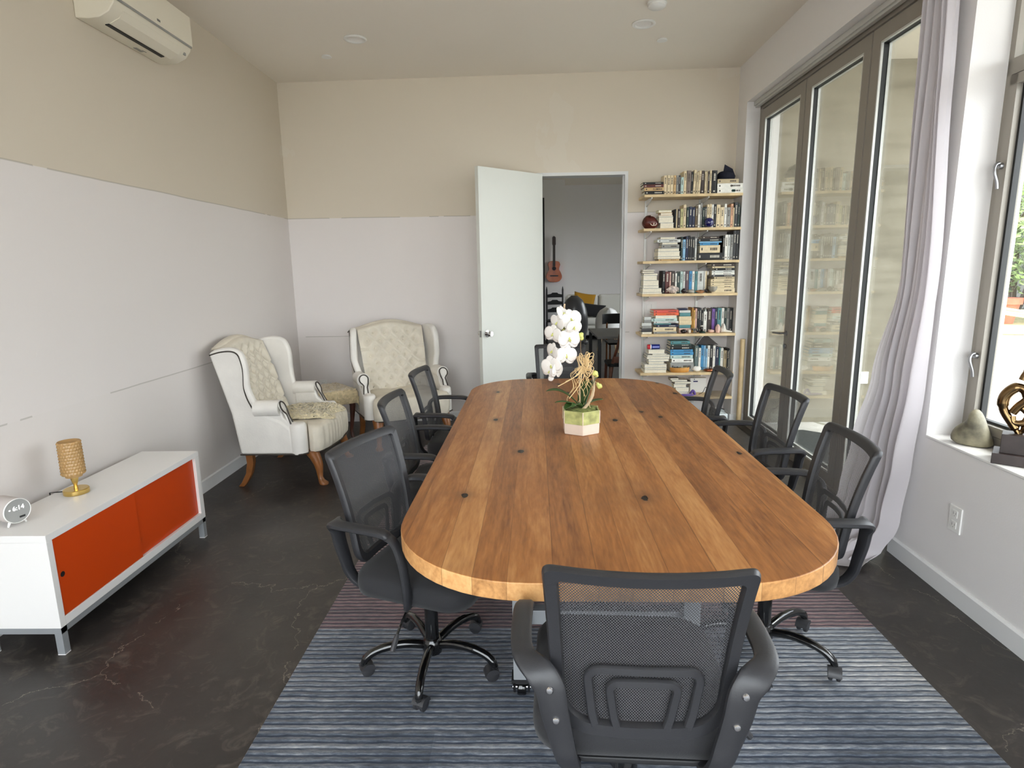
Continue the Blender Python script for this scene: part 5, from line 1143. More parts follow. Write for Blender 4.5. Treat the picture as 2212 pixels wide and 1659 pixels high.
# ---------------------------------------------------------------- orchid
def build_orchid():
    cx, cy, z0 = 0.266, 2.838, 0.7502
    t = thing('potted_orchid', 'white orchid with raffia tied stems in a two tone hexagonal pot on the table', 'potted orchid', (cx, cy, z0))
    hexa = lambda r, z: [(r * math.cos(R(60 * k + 30)), r * math.sin(R(60 * k + 30)), z) for k in range(6)]
    r = 0.097
    G().loft([hexa(r * 0.96, 0), hexa(r * 0.985, 0.004), hexa(r * 1.0, 0.052)]).build('pot_base', M['pot_pink'], t, bevel=0.002)
    G().loft([hexa(r * 1.0, 0.052), hexa(r * 1.01, 0.116), hexa(r * 0.93, 0.116), hexa(r * 0.92, 0.09)]).build('pot_glazed_band', M['pot_green'], t, bevel=0.0015)
    sg = G()
    for k in range(6):
        a = R(60 * k + 30); sg.tube([(r * 1.004 * math.cos(a), r * 1.004 * math.sin(a), 0.053), (r * 1.012 * math.cos(a), r * 1.012 * math.sin(a), 0.115)], 0.0022, 6)
    sg.build('pot_ridges', M['pot_pink'], t, smooth=True)
    G().blob((0, 0, 0.10), 0.086, 0.08, 0.022, 20, 10, 0.06, 4).build('moss', M['moss'], t, smooth=True)
    # leaves
    def leaf(tip, w, bend, base=(0, 0, 0.115)):
        b, e = Vector(base), Vector(tip); mid = (b + e) / 2 + Vector((0, 0, bend)); g = G()
        sd = (e - b).cross(Vector((0, 0, 1))); sd = sd.normalized() if sd.length > 1e-4 else Vector((1, 0, 0))
        def f(u, v):
            p = b * (1 - v) ** 2 + mid * 2 * v * (1 - v) + e * v * v
            ww = w * math.sin(min(1, 0.12 + 0.88 * v) * PI) ** 0.6 if v < 1 else 0
            x = 2 * u - 1; return tuple(p + sd * x * ww + Vector((0, 0, 0.25 * ww * x * x)))
        g.grid(f, 6, 14); g.build('leaf', M['leaf'], t, smooth=True, angle=180, solid=0.002)
    leaf((-0.170, -0.02, 0.205), 0.030, 0.07); leaf((-0.13, -0.06, 0.158), 0.016, 0.03); leaf((-0.085, -0.085, 0.130), 0.032, 0.04); leaf((0.085, 0.0, 0.285), 0.040, 0.03); leaf((0.105, -0.01, 0.160), 0.022, 0.02); leaf((0.04, 0.06, 0.25), 0.03, 0.03); leaf((-0.05, -0.09, 0.14), 0.02, 0.04)
    D = lambda x, z, dy=0: (x - cx, dy, z - z0)          # seen positions on the plant
    # bleached woody branch, and the two flower stems
    g = G(); g.tube([tuple(p) for p in bez([D(0.268, 0.858, -0.02), D(0.300, 0.895, -0.02), D(0.322, 0.945, -0.02), D(0.326, 1.00, -0.01), D(0.316, 1.045, 0), D(0.300, 1.075, 0)], 6)], [0.0075] * 12 + [0.0058] * 19, 8); g.build('branch', M['branch'], t, smooth=True)
    g = G(); g.tube([tuple(p) for p in bez([D(0.262, 0.87, 0), D(0.258, 1.0, 0), D(0.252, 1.10, 0), D(0.222, 1.14, 0), D(0.192, 1.20, -0.005), D(0.186, 1.28, -0.01), D(0.184, 1.33, 0), D(0.186, 1.37, 0)], 6)], 0.0042, 8); g.build('flower_stem', M['branch'], t, smooth=True)
    g = G(); g.tube([tuple(p) for p in bez([D(0.19, 1.30, -0.006), D(0.178, 1.23, -0.012), D(0.172, 1.17, -0.012), D(0.160, 1.10, -0.012), D(0.142, 1.05, -0.012), D(0.132, 1.03, -0.01)], 6)], 0.0030, 8); g.tube([tuple(p) for p in bez([D(0.178, 1.322, 0), D(0.205, 1.312, -0.012), D(0.225, 1.300, -0.015)], 5)], 0.0024, 6); g.build('flower_stem', M['stem'], t, smooth=True)
    g = G(); g.tube([tuple(p) for p in bez([D(0.268, 1.11, 0), D(0.262, 1.16, 0), D(0.263, 1.215, 0)], 5)], 0.0025, 6); g.build('flower_stem', M['stem'], t, smooth=True)
    # blossoms: three sepals, two broad petals and a lip
    rnd = random.Random(5)
    def petal(L, w, ang, f, cup=0.25):
        def fn(u, v):
            x = (2 * u - 1); ww = w * (math.sin(min(1, 0.08 + 0.92 * v) * PI * 0.86 + 0.12) ** 0.75 if v < 1 else 0.25)
            q = Vector((x * ww, -cup * L * (v - v * v) + 0.12 * ww * x * x, v * L)); c, s = math.cos(ang), math.sin(ang)
            q = Vector((q.x * c + q.z * s, q.y, -q.x * s + q.z * c)); return tuple(f @ q)
        return fn
    def blossom(c, yaw, pitch, roll, s):
        f = Matrix.Translation(c) @ Matrix.Rotation(yaw, 4, 'Z') @ Matrix.Rotation(pitch, 4, 'X') @ Matrix.Rotation(roll, 4, 'Y') @ Matrix.Scale(s, 4)
        g = G()
        for a, L, w in ((0, .046, .019), (R(128), .044, .018), (R(-128), .044, .018)): g.grid(petal(L, w, a, f), 6, 8)
        f2 = f @ Matrix.Translation((0, -0.003, 0))
        for a in (R(78), R(-78)): g.grid(petal(.047, .030, a, f2), 8, 8)
        b = g.build('blossom', M['petal'], t, smooth=True, angle=180, solid=0.0012)
        l = G(); l.blob((0, -0.009, -0.004), 0.0045, 0.007, 0.005, 10, 6, 0.1, 1); l.blob((0, -0.004, 0.003), 0.0035, 0.005, 0.004, 8, 5); l.xf(f); l.build('lip', M['lip'], b, smooth=True)
    for (x, z, yaw, p, r, s) in ((.176, 1.325, .9, -.5, .3, .95), (.150, 1.285, -.8, .2, .5, .9), (.214, 1.298, .3, -.1, -.3, 1.1), (.226, 1.262, .5, .3, .2, .9), (.130, 1.232, -.6, .1, .2, 1.0), (.204, 1.208, .4, 0, 0, 1.25), (.160, 1.215, -.1, .2, .6, .8), (.128, 1.150, -1.0, .0, .3, .95), (.190, 1.130, .3, .1, .1, 1.15), (.155, 1.130, -.3, 0, .6, .85), (.122, 1.082, -.4, .1, -.2, 1.1), (.148, 1.058, .9, .1, .2, .95), (.112, 1.055, -.5, .2, .4, .8)):
        blossom(D(x, z, -0.03 - 0.012 * rnd.random()), yaw, p, r, s)
    for (x, z, s, m) in ((0.120, 1.020, .0135, 'petal'), (0.188, 1.262, .007, 'lip'), (0.178, 1.250, .006, 'lip'), (0.263, 1.222, .0125, 'lip'), (0.266, 1.208, .009, 'lip'), (0.330, 1.040, .013, 'lip'), (0.337, 1.030, .009, 'lip'), (0.352, 0.978, .012, 'lip'), (0.344, 0.985, .009, 'lip'), (0.168, 1.188, .007, 'lip')):
        g = G(); g.blob(D(x, z, -0.02), s, s * 0.9, s * 1.05, 12, 8, 0.1, int(x * 999)); g.build('bud', M[m], t, smooth=True)
    # raffia bow and hanging ends
    g = G()
    for i in range(34):                                      # loops of the bow
        a = rnd.uniform(0, 6.28); rr = rnd.uniform(0.018, 0.052); h = rnd.uniform(-0.03, 0.05); tw = rnd.uniform(-0.9, 0.9)
        c = Vector(D(0.280, 1.085, -0.02)); w = Vector((math.cos(a), 0.6 * math.sin(a), 0)); sdw = Vector((-w.y, w.x, 0)) * tw
        p = [c, c + w * rr * 0.7 + sdw * rr * .4 + Vector((0, 0, h * .9 + .008)), c + w * rr * 1.1 + Vector((0, 0, h)), c + w * rr * 0.8 - sdw * rr * .4 + Vector((0, 0, h - 0.028)), c + Vector((rnd.uniform(-.014, .014), 0, -0.03))]
        g.tube([tuple(q) for q in bez(p, 4)], rnd.uniform(0.0010, 0.0019), 5)
    for i in range(17):                                      # hanging ends
        x = rnd.gauss(-0.006, 0.015); L = rnd.uniform(0.06, 0.20); c = Vector(D(0.272 + x * 0.3, 1.07, -0.02)); ph = rnd.uniform(0, 6)
        p = [c] + [c + Vector((x * (1 + k * 0.12) + 0.010 * math.sin(ph + k * 1.5), 0.014 * math.cos(ph + k * 1.9), -L * k / 6)) for k in range(1, 7)]
        g.tube([tuple(q) for q in bez(p, 3)], rnd.uniform(0.0010, 0.0018), 5)
    for e in ((0.152, 0.985, -0.05), (0.205, 0.925, -0.05), (0.188, 1.005, -0.04)):
        c = Vector(D(0.268, 1.07, -0.02)); q = Vector(D(*e)); g.tube([tuple(v) for v in bez([c, (c + q) / 2 + Vector((0.02, -0.01, 0)), q], 8)], 0.0020, 6)
    g.build('raffia_tie', M['raffia'], t, smooth=True)

# ---------------------------------------------------------------- window sill
def build_sill_objects():
    r = G()
    prof = [(-0.078, 0.0), (-0.082, 0.035), (-0.068, 0.075), (-0.032, 0.105), (-0.018, 0.128), (-0.020, 0.155), (0.000, 0.172), (0.020, 0.160), (0.038, 0.125), (0.058, 0.075), (0.080, 0.032), (0.085, 0.008), (0.070, 0.0)]
    rr = []
    for t_, k in ((-0.050, 0.45), (-0.042, 0.78), (-0.022, 0.97), (0.0, 1.0), (0.022, 0.95), (0.040, 0.74), (0.048, 0.42)): rr.append([(x * k, t_ + 0.008 * math.sin(9 * z + x * 20), max(0.0, z * (0.35 + 0.65 * k) - 0.0)) for x, z in prof])
    r.loft(rr); o = tag(r.build('rock', M['stone'], smooth=True, angle=180, sub=1), 'mottled green grey rock with a knobbed top on the window sill', 'rock'); o.location = (2.048, 2.70, SILL + 0.0005); o.rotation_euler = (0, 0, R(-56))
    s = thing('sculpture', 'polished bronze abstract loop sculpture on a dark stepped block on the window sill', 'sculpture', (2.035, 2.435, SILL), R(-40))
    G().box(-0.075, 0.075, -0.065, 0.065, 0.0005, 0.045).build('lower_block', M['block'], s, bevel=0.002); G().box(-0.052, 0.052, -0.045, 0.045, 0.0455, 0.125).build('upper_block', M['block'], s, bevel=0.002)
    b = G(); Zb = 0.125
    b.tube([tuple(p) for p in bez([(0, 0, Zb), (-0.022, 0.004, Zb + 0.035), (-0.058, 0.008, Zb + 0.095), (-0.060, 0.008, Zb + 0.15), (-0.030, 0.004, Zb + 0.19), (0.0, 0, Zb + 0.185), (0.012, -0.004, Zb + 0.15), (-0.012, 0, Zb + 0.115), (-0.028, 0.003, Zb + 0.085)], 6)], [0.010] * 4 + [0.017] * 10 + [0.0215] * 12 + [0.019] * 10 + [0.016] * 13, 12)
    b.tube([tuple(p) for p in bez([(0, 0, Zb), (0.028, 0, Zb + 0.035), (0.062, 0, Zb + 0.085), (0.066, 0, Zb + 0.14), (0.040, 0, Zb + 0.175), (0.012, 0, Zb + 0.15)], 6)], [0.010] * 4 + [0.017] * 8 + [0.021] * 10 + [0.018] * 9, 12)
    b.tube([tuple(p) for p in bez([(-0.028, 0.003, Zb + 0.07), (-0.020, 0, Zb + 0.045), (0.012, -0.002, Zb + 0.050), (0.022, 0, Zb + 0.085), (0.0, 0, Zb + 0.11)], 6)], 0.0135, 12)
    b.build('bronze_loops', M['bronze'], s, smooth=True)
    c = G(); c.tube([tuple(p) for p in bez([(-0.012, 0, Zb + 0.225), (0.0, 0, Zb + 0.255), (0.035, 0, Zb + 0.270), (0.075, 0, Zb + 0.245), (0.085, 0, Zb + 0.20), (0.062, 0, Zb + 0.155)], 6)], [0.014] * 6 + [0.019] * 12 + [0.018] * 13, 12); c.build('bronze_crest', M['bronze'], s, smooth=True)
# ---------------------------------------------------------------- the room beyond the doorway
def build_studio():
    S = 'structure'; y0, y1, y2 = YB + 0.17, 13.0, 13.9
    tag(G().box(-2.6, 4.0, y0, 14.1, -0.12, 0).build('floor_studio', M['floor']), 'dark floor of the room beyond the doorway', 'floor', kind=S)
    tag(G().box(-2.6, 4.0, y0, 14.1, 3.34, 3.5).build('ceiling_studio', M['ceiling']), 'ceiling of the room beyond the doorway', 'ceiling', kind=S)
    g = G(); g.box(-2.6, 0.14, y1, y1 + 0.15, 0, 3.34); g.box(0.43, 0.86, y1, y1 + 0.15, 0, 3.34); g.box(0.14, 0.43, y1, y1 + 0.15, 2.98, 3.34); g.box(0.71, 0.86, y1 + 0.15, y2, 0, 3.34); g.box(0.71, 4.0, y2, y2 + 0.15, 0, 3.34)
    tag(g.build('wall_studio_back', M['white_wall']), 'pale wall with the hanging guitar in the room beyond', 'wall', kind=S)
    tag(G().box(-2.75, -2.6, y0 - 0.02, 14.1, 0, 3.5).build('wall_studio_left', M['white_wall']), 'side wall of the room beyond the doorway', 'wall', kind=S)
    g = G(); a, b, zs, zh = 8.4, 11.9, 0.9, 2.6
    g.box(4.0, 4.2, 5.93, a, -0.05, 3.5); g.box(4.0, 4.2, b, 14.1, 0, 3.5); g.box(4.0, 4.2, a, b, 0, zs); g.box(4.0, 4.2, a, b, zh, 3.5)
    tag(g.build('wall_studio_right', M['plaster']), 'window wall of the room beyond the doorway', 'wall', kind=S)
    w = thing('window_3', 'unseen window added to light the room beyond the doorway', 'window', kind=S)  # unseen window, added and sized to set the light level in here
    g = G(); g.box(4.06, 4.12, a, b, zs, zs + 0.05); g.box(4.06, 4.12, a, b, zh - 0.05, zh)
    for y in (a, 9.4, 10.4, b - 0.05): g.box(4.06, 4.12, y, y + 0.05, zs, zh)
    g.build('frame', M['alu'], w); G().box(4.085, 4.092, a, b, zs, zh).build('pane', M['glass'], w)
    d = thing('door_5', 'dark framed garden door with a lit top pane in the room beyond', 'door', kind=S)
    g = G(); g.box(0.14, 0.19, y1, y1 + 0.08, 0, 2.98); g.box(0.385, 0.43, y1 - 0.01, y1 + 0.08, 0, 2.98); g.box(0.14, 0.43, y1, y1 + 0.08, 2.91, 2.98); g.box(0.19, 0.385, y1, y1 + 0.06, 2.40, 2.46)
    g.build('frame', M['gasket'], d); G().box(0.19, 0.385, y1 + 0.03, y1 + 0.04, 2.46, 2.91).build('pane', M['glass'], d); G().box(0.19, 0.385, y1 + 0.01, y1 + 0.05, 0.0, 2.40).build('panel', M['plastic_white'], d)
    # guitar
    t = thing('guitar', 'orange brown classical guitar hanging on the wall of the room beyond', 'guitar', (0.625, y1 - 0.004, 1.245))
    half = [tuple(p)[:2] for p in bez([(0, 0, 0), (0.10, 0.012, 0), (0.155, 0.07, 0), (0.165, 0.13, 0), (0.138, 0.205, 0), (0.108, 0.262, 0), (0.118, 0.325, 0), (0.128, 0.365, 0), (0.105, 0.42, 0), (0.04, 0.438, 0), (0, 0.438, 0)], 4)]
    out = half + [(-x, z) for x, z in half[-2:0:-1]]
    gw = mat('orange_spruce', (176, 84, 30), 0.25, noise=(10, 0.12)); gd = mat('guitar_dark_wood', (46, 26, 18), 0.35)
    G().prism(out, -0.10, -0.006, 'y').build('body', [gw], t, bevel=0.006)
    k = G(); k.lathe([(0, -0.103), (0.042, -0.103), (0.042, -0.10), (0, -0.10)], (0, 0, 0.285), 24, axis='y'); k.build('sound_hole', M['black'], t)
    G().box(-0.085, 0.085, -0.109, -0.10, 0.118, 0.145).build('bridge', gd, t); G().box(-0.026, 0.026, -0.112, -0.085, 0.33, 0.76).build('neck', gd, t)
    G().prism([(-0.026, 0.755), (0.026, 0.755), (0.038, 0.785), (0.036, 0.92), (0.018, 0.945), (-0.018, 0.945), (-0.036, 0.92), (-0.038, 0.785)], -0.105, -0.085, 'y').build('headstock', gd, t)
    st = G()
    for i in range(6): st.tube([(-0.02 + 0.008 * i, -0.114, 0.13), (-0.02 + 0.008 * i, -0.115, 0.77)], 0.0008, 4)
    st.build('strings', gd, t)
    # black ladder back chair
    c = thing('ladder_back_chair', 'black ladder back chair under the guitar in the room beyond', 'chair', (0.63, 12.55, 0))
    for x in (-0.165, 0.165):
        G().tube([(x, 0.18, 0.0), (x, 0.18, 0.45), (x * 1.02, 0.22, 1.09), (x * 1.02, 0.222, 1.12), (x * 1.02, 0.224, 1.155)], [0.02, 0.02, 0.018, 0.012, 0.006], 10).build('back_post', M['black'], c, smooth=True); G().tube([(x * 1.1, -0.18, 0.0), (x * 1.1, -0.18, 0.45)], 0.02, 10).build('front_leg', M['black'], c, smooth=True)
    for z in (0.62, 0.78, 0.93):
        P = [(-0.16, z), (0.16, z), (0.16, z + 0.06), (0.08, z + 0.075), (0.05, z + 0.10), (-0.05, z + 0.10), (-0.08, z + 0.075), (-0.16, z + 0.06)]
        G().prism(P, 0.196, 0.212, 'y').build('ladder_slat', M['black'], c)
    G().box(-0.19, 0.19, -0.2, 0.2, 0.44, 0.475).build('seat', M['black'], c, bevel=0.01)
    # sofa with two cushions lying on it
    s = thing('sofa', 'long white sofa along the far wall of the room beyond', 'sofa', (2.0, 13.45, 0))
    G().box(-1.1, 1.1, -0.4, 0.4, 0.08, 0.30).build('base', M['sofa'], s, bevel=0.03); G().box(-1.1, 1.1, 0.2, 0.42, 0.30, 0.90).build('backrest', M['sofa'], s, bevel=0.05)
    for x in (-0.72, 0.0, 0.72): G().box(x - 0.35, x + 0.35, -0.42, 0.2, 0.30, 0.47).build('seat_cushion', M['sofa'], s, bevel=0.05, segs=3); G().box(x - 0.35, x + 0.35, 0.02, 0.20, 0.46, 0.95).build('back_cushion', M['sofa'], s, bevel=0.06, segs=3)
    for x in (-1.0, 1.0):
        for y in (-0.33, 0.33): G().box(x - 0.03, x + 0.03, y - 0.03, y + 0.03, 0, 0.08).build('leg', M['black'], s)
    def cushion(name, lab, mt, loc, rot, w, h, d):
        def f(u, v, s=1):
            x, z = 2 * u - 1, 2 * v - 1; k = (1 - x ** 4) ** 0.5 * (1 - z ** 4) ** 0.5
            return (x * w / 2 * (1 - 0.07 * (1 - z * z)), s * d / 2 * k, z * h / 2 * (1 - 0.07 * (1 - x * x)))
        g = G(); g.grid(lambda u, v: f(u, v, 1), 14, 14); g.grid(lambda u, v: f(u, v, -1), 14, 14)
        o = tag(g.build(name, mt, smooth=True, angle=180), lab, 'cushion'); o.location = loc; o.rotation_euler = rot
    cushion('cushion', 'mustard yellow cushion on the sofa in the room beyond', M['mustard'], (1.30, 13.36, 0.76), (R(-18), R(10), 0), 0.48, 0.48, 0.15)
    cushion('cushion', 'shaggy black oblong cushion in front of the mustard one on the sofa', M['seat'], (1.45, 13.18, 0.62), (R(-20), R(8), 0), 0.62, 0.30, 0.14)
    # grey shell lounge chair seen from behind
    e = thing('shell_armchair', 'shiny grey high backed shell chair in the room beyond behind the orchid', 'chair', (0.745, 9.1, 0))
    rr = []
    for i in range(12):
        v = i / 11; z = 0.42 + 0.70 * v; w = 0.20 * math.sqrt(max(0.0, 1 - max(0, (v - 0.35) / 0.66) ** 2.2)) + 0.004
        w *= 0.78 + 0.22 * min(1, v / 0.3)
        rr.append([(w * math.cos(a), 0.10 - 0.16 * math.sin(a) * (w / 0.2) - 0.08 * v, z) for a in (PI * k / 12 for k in range(13))])
    G().loft(rr, cap=False, closed=False).build('shell', M['shell_grey'], e, smooth=True, angle=180, solid=0.02)
    G().prism(rrect(0.2, 0.2, 0.1, 6), 0.40, 0.45).build('seat', M['shell_grey'], e, bevel=0.01); G().tube([(0, 0, 0.03), (0, 0, 0.40)], 0.025, 12).build('stem', M['steel'], e, smooth=True); G().lathe([(0, 0), (0.2, 0), (0.2, 0.012), (0.03, 0.035), (0, 0.035)], seg=24).build('base', M['steel'], e, smooth=True)
    # white round tub chair
    e = thing('tub_chair', 'white round backed tub chair before the sofa in the room beyond', 'chair', (1.52, 11.0, 0))
    rr = []
    for i in range(8):
        v = i / 7; w = 0.21 * math.sqrt(max(0, 1 - max(0, (v - 0.3) / 0.71) ** 2)) + 0.004
        rr.append([(w * math.cos(a), 0.1 - 0.2 * math.sin(a), 0.42 + 0.39 * v) for a in (PI * k / 12 for k in range(13))])
    G().loft(rr, cap=False, closed=False).build('shell', M['plastic_white'], e, smooth=True, angle=180, solid=0.02); G().prism(rrect(0.21, 0.2, 0.1, 6), 0.40, 0.44).build('seat', M['plastic_white'], e, bevel=0.01)
    for x in (-0.17, 0.17):
        for y in (-0.15, 0.17): G().tube([(x * 0.7, y * 0.7, 0.41), (x, y, 0.0)], 0.012, 8).build('leg', M['birch'], e, smooth=True)
    # dark table, a dark backed chair behind it and a brown wooden chair before it
    d = thing('work_table', 'grey topped table with black legs in the room beyond', 'table', (1.46, 7.66, 0))
    G().box(-0.60, 0.60, -0.52, 0.52, 0.695, 0.722).build('table_top', M['slate'], d, bevel=0.003)
    for x in (-0.57, 0.57):
        for y in (-0.49, 0.49): G().box(x - 0.02, x + 0.02, y - 0.02, y + 0.02, 0, 0.695).build('leg', M['black'], d)
    c = thing('dining_chair', 'chair with a wide dark curved backrest at the far side of the grey table', 'chair', (1.42, 9.0, 0))
    q = [(0.27 * math.sin(R(a)), -0.02 + 0.10 * math.cos(R(a)), 0.775) for a in range(-80, 81, 10)]
    rr = []
    for x, y, z in q: rr.append([(x, y - 0.011, z - 0.075), (x, y + 0.011, z - 0.075), (x, y + 0.011, z + 0.075), (x, y - 0.011, z + 0.075)])
    G().loft(rr).build('backrest', M['black'], c, bevel=0.004)
    for x in (-0.19, 0.19): G().tube([(x, 0.05, 0.72), (x, 0.03, 0.0)], 0.014, 8).build('leg', M['leg_wood'], c, smooth=True); G().tube([(x, -0.32, 0.44), (x, -0.34, 0.0)], 0.014, 8).build('leg', M['leg_wood'], c, smooth=True)
    G().box(-0.22, 0.22, -0.36, 0.06, 0.43, 0.46).build('seat', M['black'], c, bevel=0.01)
    c = thing('wooden_chair', 'brown wooden chair with curved back posts just past the doorway', 'chair', (1.13, 6.88, 0))
    for x in (-0.12, 0.12):
        G().tube([tuple(p) for p in bez([(x * 1.5, -0.2, 0.0), (x * 1.4, -0.16, 0.3), (x * 1.1, -0.13, 0.5), (x * 0.75, -0.16, 0.66), (x * 0.6, -0.2, 0.80)], 5)], [0.019] * 11 + [0.016] * 10, 10).build('back_post', M['chair_brown'], c, smooth=True); G().tube([(x * 1.4, 0.2, 0.44), (x * 1.5, 0.22, 0)], 0.017, 8).build('front_leg', M['chair_brown'], c, smooth=True)
    rr = [[(0.15 * math.sin(R(a)), -0.20 - 0.03 * math.cos(R(a)) + o, z) for o, z in ((-.009, .48), (.009, .48), (.009, .55), (-.009, .55))] for a in range(-90, 91, 15)]
    G().loft(rr).build('back_rail', M['chair_brown'], c, bevel=0.003); G().prism(rrect(0.2, 0.2, 0.06, 5), 0.43, 0.46).build('seat', M['black'], c, bevel=0.006)

# ---------------------------------------------------------------- outside
def leaves(name, mt, c, rx, ry, rz, n, size, seed, parent):
    rnd = random.Random(seed); g = G()
    for i in range(n):
        a, b = rnd.uniform(0, 2 * PI), math.acos(rnd.uniform(-1, 1)); k = rnd.uniform(0.55, 1.0) * (1 + 0.16 * math.sin(5 * a + 3 * b) + 0.12 * math.sin(9 * b + a * 4))
        p = Vector((c[0] + rx * k * math.sin(b) * math.cos(a), c[1] + ry * k * math.sin(b) * math.sin(a), c[2] + rz * k * math.cos(b)))
        d = Vector((rnd.gauss(0, 1), rnd.gauss(0, 1), rnd.gauss(0.2, 1))).normalized(); e = d.orthogonal().normalized(); L = size * rnd.uniform(0.7, 1.4)
        g.add([tuple(p), tuple(p + d * L * 0.5 + e * L * 0.22), tuple(p + d * L), tuple(p + d * L * 0.5 - e * L * 0.22)], [(0, 1, 2, 3)])
    return g.build(name, mt, parent)

def build_outside():
    S = 'structure'
    tag(G().box(-30, 40, -30, 45, -0.3, -0.13).build('ground', M['soil']), 'open ground around the building', 'ground', kind=S)
    tag(G().prism([(2.0, -8), (7.5, -8), (9.6, 8), (8.2, 11.2), (4.2, 9.0), (4.2, 5.9), (2.0, 5.95)], -0.13, -0.035).build('patio', M['flag']), 'pale flagstone patio outside the windows', 'patio', kind=S)
    tag(G().prism([(-8, -9), (2.0, -9), (2.0, -1.42), (-8, -1.42)], -0.13, -0.03).build('terrace', M['flag']), 'paved terrace added unseen behind the viewpoint to bounce light', 'patio', kind=S)  # unseen paving added to bounce light in through the rear glazing
    tag(G().box(2.32, 4.2, 5.93, YB + 0.172, -0.05, 3.9).build('wall_outside', M['plaster']), 'weathered outdoor plaster wall beyond the glass doors', 'wall', kind=S)
    g = G(); g.box(-2.9, 2.75, -1.5, 14.2, 3.62, 3.85); g.box(2.30, 4.3, 3.0, 5.93, 3.34, 3.5); g.box(2.30, 3.15, -1.5, 3.0, 2.82, 3.1)  # porch slab and lowered eave are shaped to cut sky light on walls
    tag(g.build('roof', M['cream_wall']), 'flat roof with an overhanging eave and porch, extended for shade', 'roof', kind=S)
    tag(G().prism([(2.36, 5.56), (2.64, 5.60), (2.80, 5.46), (2.56, 4.62), (2.30, 4.62)], -0.034, -0.022).build('doormat', M['mat_dark'], bevel=0.003), 'dark doormat on the paving outside the glass doors', 'doormat')
    tag(G().prism([(9.7, 7.5), (15, 6), (22, 16), (14, 22), (4.3, 13.5), (5.2, 9.9), (8.1, 11.3)], -0.13, -0.06).build('lawn', M['lawn']), 'dry grass beyond the flagstones', 'lawn', kind=S)
    for i, (c, r, n, lab, m) in enumerate((((11.9, 16.6, 2.6), (1.9, 1.9, 2.1), 5200, 'tall bright leafed shrub seen through the garden window', 'leaf_bright'), ((14.2, 17.8, 3.0), (2.0, 2.0, 2.4), 4200, 'dark leafed tree at the back of the garden', 'leaf_dark'), ((13.9, 15.2, 1.6), (1.2, 1.2, 1.3), 2600, 'olive grey bush beside the terracotta pots', 'leaf_olive'), ((14.6, 16.4, 0.75), (0.9, 0.9, 0.7), 1500, 'low fresh green bush beside the terracotta pots', 'leaf_bright'), ((9.0, 15.6, 2.4), (2.0, 1.8, 2.4), 4200, 'wide dark shrub at the edge of the dry grass', 'leaf_dark'), ((17.5, 17.0, 2.8), (2.5, 2.5, 2.8), 4500, 'big rounded tree far out over the lawn', 'leaf_olive'))):
        t = thing('garden_shrub', lab, 'shrub', (c[0], c[1], -0.06)); 
        tr = G()
        for k in range(5): a = k * 1.3; tr.tube([(0.05 * math.cos(a), 0.05 * math.sin(a), 0), (0.3 * r[0] * math.cos(a), 0.3 * r[1] * math.sin(a), c[2] * 0.6), (0.6 * r[0] * math.cos(a), 0.6 * r[1] * math.sin(a), c[2] * 1.1)], [0.07, 0.05, 0.02], 7)
        tr.build('trunk', M['bark'], t, smooth=True); leaves('foliage', M[m], (0, 0, c[2]), r[0], r[1], r[2], n, 0.17, 20 + i, t)
    for x, y, s, lab in ((12.35, 15.75, 1.0, 'large terracotta pot under the bright shrub'), (12.55, 16.15, 0.75, 'smaller terracotta pot behind the large one')):
        t = thing('terracotta_pot', lab, 'plant pot', (x, y, -0.06)); G().lathe([(0, 0), (0.2 * s, 0), (0.3 * s, 0.52 * s), (0.26 * s, 0.52 * s), (0.22 * s, 0.4 * s), (0, 0.4 * s)], seg=24).build('pot_body', M['terracotta'], t, smooth=True); G().lathe([(0.3 * s, 0.50 * s), (0.345 * s, 0.50 * s), (0.35 * s, 0.66 * s), (0.29 * s, 0.66 * s)], seg=24).build('rim', M['terracotta'], t, smooth=True)
    g = G()
    for k, (z, o) in enumerate(((0.20, 0.0), (0.26, 0.12), (0.32, 0.02))): g.tube([tuple(p) for p in bez([(11.2, 14.4, z + 0.12), (12.0, 14.3 + o, z), (13.0, 14.1 + o, z - 0.03), (14.4, 13.8, z + 0.06), (15.5, 13.2, z + 0.1)], 6)], 0.028, 8)
    tag(g.build('garden_hose', M['hose'], smooth=True), 'pale garden hose looped along the grass edge', 'hose')
    g = G(); g.tube([tuple(p) for p in bez([(9.6, 13.6, 0.03), (10.9, 13.2, 0.03), (12.2, 12.8, 0.03), (14.2, 12.0, 0.04)], 6)], 0.11, 10); tag(g.build('log', M['driftwood'], smooth=True), 'bleached log edging the dry grass', 'log')
    h = thing('neighbour_house', 'grey neighbouring house with a white fascia above the shrubs', 'house', (13.5, 24.0, 0)); h.rotation_euler = (0, 0, R(-38))
    G().box(-7, 7, 0, 6, -0.1, 7.2).build('house_wall', M['slate'], h); G().box(-7.5, 7.5, -0.9, 6.5, 7.2, 7.35).build('soffit', M['alu'], h); G().box(-7.6, 7.6, -1.0, -0.85, 7.2, 7.75).build('fascia', M['plastic_white'], h)
    for x in (-4, 0, 4):
        f = G().box(x - 0.7, x + 0.7, -0.06, 0.02, 4.2, 5.8).build('window_frame', M['plastic_white'], h); G().box(x - 0.6, x + 0.6, -0.07, -0.05, 4.3, 5.7).build('pane', M['glass_dark'], f)

